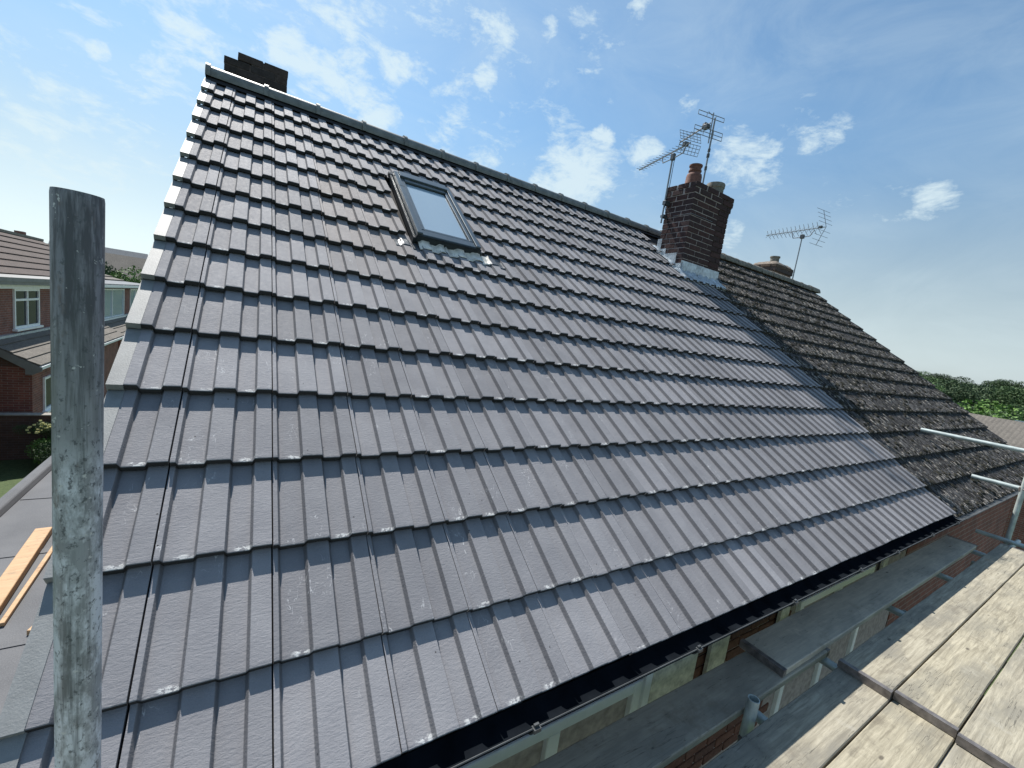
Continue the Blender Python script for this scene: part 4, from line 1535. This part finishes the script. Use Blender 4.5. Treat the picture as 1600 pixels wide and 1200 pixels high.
# azimuth is measured from +y towards +x as seen from the camera
HG = 'trees along the wooded hill beyond the mossy roof'
rr = random.Random(21)
far_n = 0
for k in range(46):
    az = rad(rr.uniform(72, 93))
    dist = rr.choice((95, 120, 150, 185, 220)) * rr.uniform(.92, 1.08)
    x, y = dirpt(az, dist)
    r = rr.uniform(2.6, 4.4)
    tree(x, y, r, rr.choice(('leaf', 'dark', 'dark', 'leaf')), 'leafy tree in the wooded hill line on the right horizon', HG)
for (azd, dist, r, kd, lb) in (
        (76.6, 70, 3.2, 'dark', 'dark rounded tree on the hill just above the mossy verge'),
        (78.6, 58, 3.1, 'dark', 'broad dark green tree below the hill top, beyond the mossy roof'),
        (82.4, 60, 3.0, 'leaf', 'green tree at the right edge below the wooded hill'),
        (80.8, 38, 3.25, 'light', 'light green rounded bushy tree behind the end of the mossy roof'),
        (79.0, 44, 3.0, 'light', 'smaller light green tree left of the rounded bushy one'),
        (83.2, 44, 3.2, 'leaf', 'green tree right of the rounded bushy one'),
        (86.0, 48, 3.2, 'dark', 'dark tree at the far right beyond the scaffold')):
    x, y = dirpt(rad(azd), dist)
    tree(x, y, r, kd, lb, 'trees beyond the end of the mossy roof')

# ================================================================== NEIGHBOURING HOUSES


def stepped_roof(parent, name, y0, y1, xe_, ze_, xr, zr, mat, course=.30, step=.03, base=(0, 0, 0)):
    """slope whose eave runs along y at (xe,ze) and ridge at (xr,zr); courses are real steps"""
    L_ = math.hypot(xr - xe_, zr - ze_)
    dx_, dz_ = (xr - xe_) / L_, (zr - ze_) / L_
    nx_, nz_ = -dz_, dx_
    if nz_ < 0:
        nx_, nz_ = -nx_, -nz_
    # local frame: x along world y, y up the slope, z normal
    ms = Matrix(((0, dx_, nx_, xe_), (1, 0, 0, y0), (0, dz_, nz_, ze_), (0, 0, 0, 1)))
    mb_ = MB()
    n_ = int(L_ / course)
    c_ = L_ / n_
    for i in range(n_):
        va, vb = i * c_, min(L_, (i + 1) * c_ + .02)
        mb_.prism([(va, -.02), (vb, -.02 - step * .2), (vb, .0), (va, step)], 'x', 0, y1 - y0)
    # flip handedness safe: recalc normals in mesh()
    o = link(name, mb_.mesh(name, mat), parent)
    o.matrix_local = Matrix.Translation(-Vector(base)) @ ms
    return o


def white_window(parent, x, ya, yb, za, zb, layout, base, glass='glass_dark', reveal=.05):
    """window in a wall facing +x; layout = list of mullion fractions and transom fraction"""
    w_ = link('window', None, parent, Vector((x, ya, za)) - Vector(base))
    W_, H_ = yb - ya, zb - za
    f_ = MB()
    t_ = .075
    f_.box(-.03, 0, 0, reveal, t_, H_).box(-.03, W_ - t_, 0, reveal, W_, H_).box(-.03, t_, 0, reveal, W_ - t_, t_).box(-.03, t_, H_ - t_, reveal, W_ - t_, H_)
    for m1 in layout[0]:
        f_.box(-.028, W_ * m1 - .04, t_, reveal - .002, W_ * m1 + .04, H_ - t_)
    if layout[1]:
        segs = [0] + list(layout[0]) + [1]
        for sa_, sb_ in zip(segs, segs[1:]):
            f_.box(-.027, W_ * sa_ + .05, H_ * layout[1] - .035, reveal - .003, W_ * sb_ - .05, H_ * layout[1] + .035)
    link('frame', f_.mesh('frame', M['upvc']), w_)
    link('pane', MB().box(-.012, t_ * .6, t_ * .6, .008, W_ - t_ * .6, H_ - t_ * .6).mesh('pane', M[glass]), w_)
    link('sill', MB().box(-.02, -.06, -.07, reveal + .07, W_ + .06, -.001).mesh('sill', M['upvc']), w_)
    return w_


def mbw(mb_, name, mat, parent, base, **k):
    o = mb_.build(name, mat, parent, **k)
    o.location = -Vector(base)
    return o


XH = -6.5
nb = thing('brick_house', 'brick house on the left with brown tiled roof, white dormer windows and a tiled lean-to', 'house', (-9, 20, GROUND + 0.3))
B = nb.location - Vector((0, 0, 0.3))
ya, yb = 12.5, 26.2
mbw(MB().box(-12.6, ya + .3, GROUND - .6, XH, yb, .08), 'wall', M['far_brick'], nb, B)
mbw(MB().box(-9.4, ya, .082, XH + .32, yb + .2, .30), 'dormer_roof', M['fascia_grey'], nb, B)
mbw(MB().box(XH + .325, ya, .18, XH + .345, yb + .2, .305), 'fascia', M['fascia_grey'], nb, B)
mbw(MB().box(XH + .002, ya, -.07, XH + .12, yb, .05), 'window_head', M['upvc'], nb, B)
stepped_roof(nb, 'roof', ya - .1, 31.0, -7.25, .31, -9.2, 1.95, M['far_roof'], base=B, course=.33, step=.045)
stepped_roof(nb, 'back_roof', ya - .1, 31.0, -11.15, .31, -9.2, 1.95, M['far_roof'], base=B)
mbw(MB().box(-9.30, ya - .1, 1.91, -9.10, 31.0, 2.02), 'ridge', M['ridge_old'], nb, B)
mbw(MB().prism([(-11.0, .30), (-7.4, .30), (-9.2, 1.86)], 'y', ya + .2, ya + .4), 'gable_wall', M['far_brick'], nb, B)
white_window(nb, XH, 19.25, 21.2, -1.38, -.08, ([.5], .72), B)
white_window(nb, XH, 14.2, 16.2, -1.38, -.08, ([.5], .72), B)
white_window(nb, XH, 23.4, 25.2, -1.38, -.08, ([.5], None), B)
# lean-to along the front
LT0 = 17.3
stepped_roof(nb, 'lean_to_roof', LT0, yb + 1.5, XH + 1.15, -2.22, XH, -1.55, M['far_roof_grey'], course=.30, step=.04, base=B)
mbw(MB().box(XH + .002, LT0, -1.66, XH + .10, yb + 1.5, -1.52), 'lead_flashing', M['lead'], nb, B)
mbw(MB().box(XH + .004, LT0 + .12, GROUND - .6, XH + .95, yb + 1.3, -2.30), 'lean_to_wall', M['far_brick'], nb, B)
mbw(MB().prism([(XH + .95, -2.30), (XH + .004, -2.30), (XH + .004, -1.70)], 'y', LT0 + .12, LT0 + .3), 'lean_to_gable', M['far_brick_dark'], nb, B)
mbw(MB().prism([(XH + 1.20, -2.28), (XH, -1.58), (XH, -1.76), (XH + .85, -2.34), (XH + .85, -2.50), (XH + 1.0, -2.50), (XH + 1.2, -2.38)], 'y', LT0 - .02, LT0 + .03), 'barge_board', M['fascia_grey'], nb, B)
mbw(MB().box(XH + 1.12, LT0, -2.34, XH + 1.20, yb + 1.5, -2.25), 'lean_to_gutter', M['upvc'], nb, B)
white_window(nb, XH + .95, 18.2, 20.0, -3.85, -2.75, ([.45], None), B)
white_window(nb, XH + .95, 21.6, 24.2, -3.85, -2.75, ([.5], None), B, 'glass_pale')

nb2 = thing('brick_house', 'second brick house beyond the upright tube with large pale windows and a grey roof', 'house', (-9, 33, GROUND + 0.3))
B = nb2.location - Vector((0, 0, 0.3))
ya, yb = 27.9, 43.5
mbw(MB().box(-12.0, ya, GROUND - .6, XH, yb, .02), 'wall', M['far_brick'], nb2, B)
mbw(MB().box(-8.9, ya - .2, .022, XH + .32, yb + .2, .24), 'dormer_roof', M['far_slate'], nb2, B)
mbw(MB().box(XH + .325, ya - .2, .05, XH + .345, yb + .2, .18), 'fascia', M['upvc'], nb2, B)
stepped_roof(nb2, 'roof', ya + 10.6, ya + 15.5, -8.3, .25, -9.6, .62, M['far_roof_grey'], base=B, course=.5, step=.08)
mbw(MB().prism([(-10.9, .24), (-8.3, .24), (-9.6, .56)], 'y', ya + 10.7, ya + 10.9), 'gable_wall', M['far_brick'], nb2, B)
white_window(nb2, XH, 28.3, 33.6, -1.65, -.05, ([.5], None), B, 'glass_pale')
white_window(nb2, XH, 35.2, 38.0, -1.65, -.05, ([.5], None), B, 'glass_pale')
stepped_roof(nb2, 'lean_to_roof', ya, yb, XH + 1.15, -2.38, XH, -1.66, M['far_roof_grey'], course=.30, step=.04, base=B)
mbw(MB().box(XH + .002, ya, -1.70, XH + .10, yb, -1.60), 'lead_flashing', M['lead'], nb2, B)
mbw(MB().box(XH + 1.12, ya, -2.50, XH + 1.20, yb, -2.41), 'lean_to_gutter', M['upvc'], nb2, B)
mbw(MB().box(XH + .004, ya, GROUND - .6, XH + .95, yb, -2.46), 'lean_to_wall', M['far_brick'], nb2, B)
white_window(nb2, XH + .95, 30.6, 33.6, -4.4, -2.7, ([.5], None), B, 'glass_dark')


def far_house(name_label, x, y, rz, w_, d_, h_, rh, roofmat, wallmat, z=GROUND):
    t_ = thing('distant_house', name_label, 'house', (x, y, z), 'distant houses behind the neighbours', rz)
    link('wall', MB().box(-w_ / 2, -d_ / 2, 0, w_ / 2, d_ / 2, h_).mesh('wall', M[wallmat]), t_)
    for s_ in (-1, 1):
        link('gable_wall', MB().prism([(-d_ / 2, h_), (d_ / 2, h_), (0, h_ + rh - .12)], 'x', *sorted((s_ * w_ / 2, s_ * (w_ / 2 - .2)))).mesh('gable_wall', M[wallmat]), t_)
    r_ = MB()
    for s_ in (-1, 1):
        r_.prism([(s_ * (d_ / 2 + .35), h_ - .18), (0, h_ + rh), (0, h_ + rh - .15), (s_ * (d_ / 2 + .35), h_ - .30)], 'x', -w_ / 2 - .2, w_ / 2 + .2)
    link('roof', r_.mesh('roof', M[roofmat]), t_)
    link('chimney', MB().box(-w_ / 4 - .3, -.3, h_ + rh - .6, -w_ / 4 + .3, .3, h_ + rh + .7).mesh('chimney', M['far_brick']), t_)
    f_ = MB()
    for k in range(3):
        for zz in (1.0, 3.6):
            f_.box(-w_ / 2 + 1 + k * w_ / 3, -d_ / 2 - .04, zz, -w_ / 2 + 2.4 + k * w_ / 3, -d_ / 2 - .01, zz + 1.2)
    link('window', f_.mesh('window', M['glass_pale']), t_)
    return t_


far_house('slate roofed house above the hedge, far left of the verge', -17.0, 78, rad(6), 9, 8, 5.5, 3.4, 'far_slate', 'far_brick')
far_house('brown gabled house nearest the verge on the left skyline', -13.2, 84, rad(75), 10, 7, 5.0, 3.2, 'far_slate', 'far_brick')
far_house('long grey roofed house low behind the hedge', -15.0, 57, rad(4), 11.5, 8, 4.7, 2.9, 'far_roof_grey', 'far_brick')
far_house('grey brown roofed house below the trees, beyond the right end of the scaffold', 28.0, -.6, rad(88), 9, 8, 3.2, 1.7, 'far_roof_grey', 'far_brick')
far_house('brown roofed house beyond the boards at the far right', 26.0, -15, rad(92), 12, 8, 3.2, 2.0, 'far_roof', 'far_brick')

# hedge and trees between the left houses
for (x, y, r, kd, lb, zs_) in ((-11.7, 52, 2.7, 'dark', 'dark tall tree beside the upright tube, above the far roofs', 1.62),
                          (-9.3, 46.2, 3.7, 'light', 'light green bushy tree above the flat dormer roof', 1.05),
                          (-10.7, 47.0, 3.8, 'leaf', 'green bushy tree behind the flat dormer roof, nearer the tube', 1.05),
                          (-7.9, 47.0, 3.7, 'leaf', 'green bushy tree behind the flat dormer roof, touching the verge', 1.02)):
    t_ = tree(x, y, r, kd, lb, 'trees behind the left houses', zs=zs_)
    t_.location.z = GROUND
# garden wall, bush and flowers at the lower left
gw = thing('garden_wall', 'dark brick garden wall with pale coping in front of the left house', 'wall', (-6, 16.9, GROUND))
B = gw.location.copy()
mbw(MB().box(-12, 16.8, GROUND, -3.2, 17.02, -3.34), 'brickwork', M['far_brick_dark'], gw, B)
mbw(MB().box(-12, 16.76, -3.338, -3.2, 17.04, -3.312), 'coping', M['coping'], gw, B)
for (x, y, r, kd, lb, g) in ((-4.55, 16.1, .60, 'dark', 'dark green shrub on the lawn in front of the garden wall', None), (-4.0, 15.9, .66, 'dark', 'larger dark shrub beside the flat roof edge', None),
                             (-4.75, 16.4, .62, 'light', 'yellow green shrub growing up the garden wall', None)):
    t_ = thing('shrub', lb, 'shrub', (x, y, GROUND))
    c = link('foliage', crowns[kd][0], t_, (0, 0, r * .75))
    c.scale = (r, r, r * 1.1)
    link('stem', MB().tube((0, 0, 0), (0, 0, r * .7), .03, .015, n=6).mesh('stem', M['bark']), t_)
fl_ = thing('flowering_shrub', 'small shrub with pale yellow blossom against the dark garden wall', 'shrub', (-5.0, 16.5, GROUND))
MB().tube((0, 0, 0), (0, 0, 1.0), .025, .01, n=6).build('stem', M['bark'], fl_)
cc = link('foliage', crowns['leaf'][1], fl_, (0, 0, 1.05)); cc.scale = (.32, .32, .32)
pm = MB()
rr = random.Random(3)
for _ in range(26):
    p = Vector((rr.gauss(0, .16), -.22 + rr.gauss(0, .08), 1.18 + rr.gauss(0, .10)))
    pm.box(p.x - .03, p.y - .01, p.z - .02, p.x + .03, p.y + .01, p.z + .02)
pm.build('blossom', M['petal'], fl_, kind='stuff')
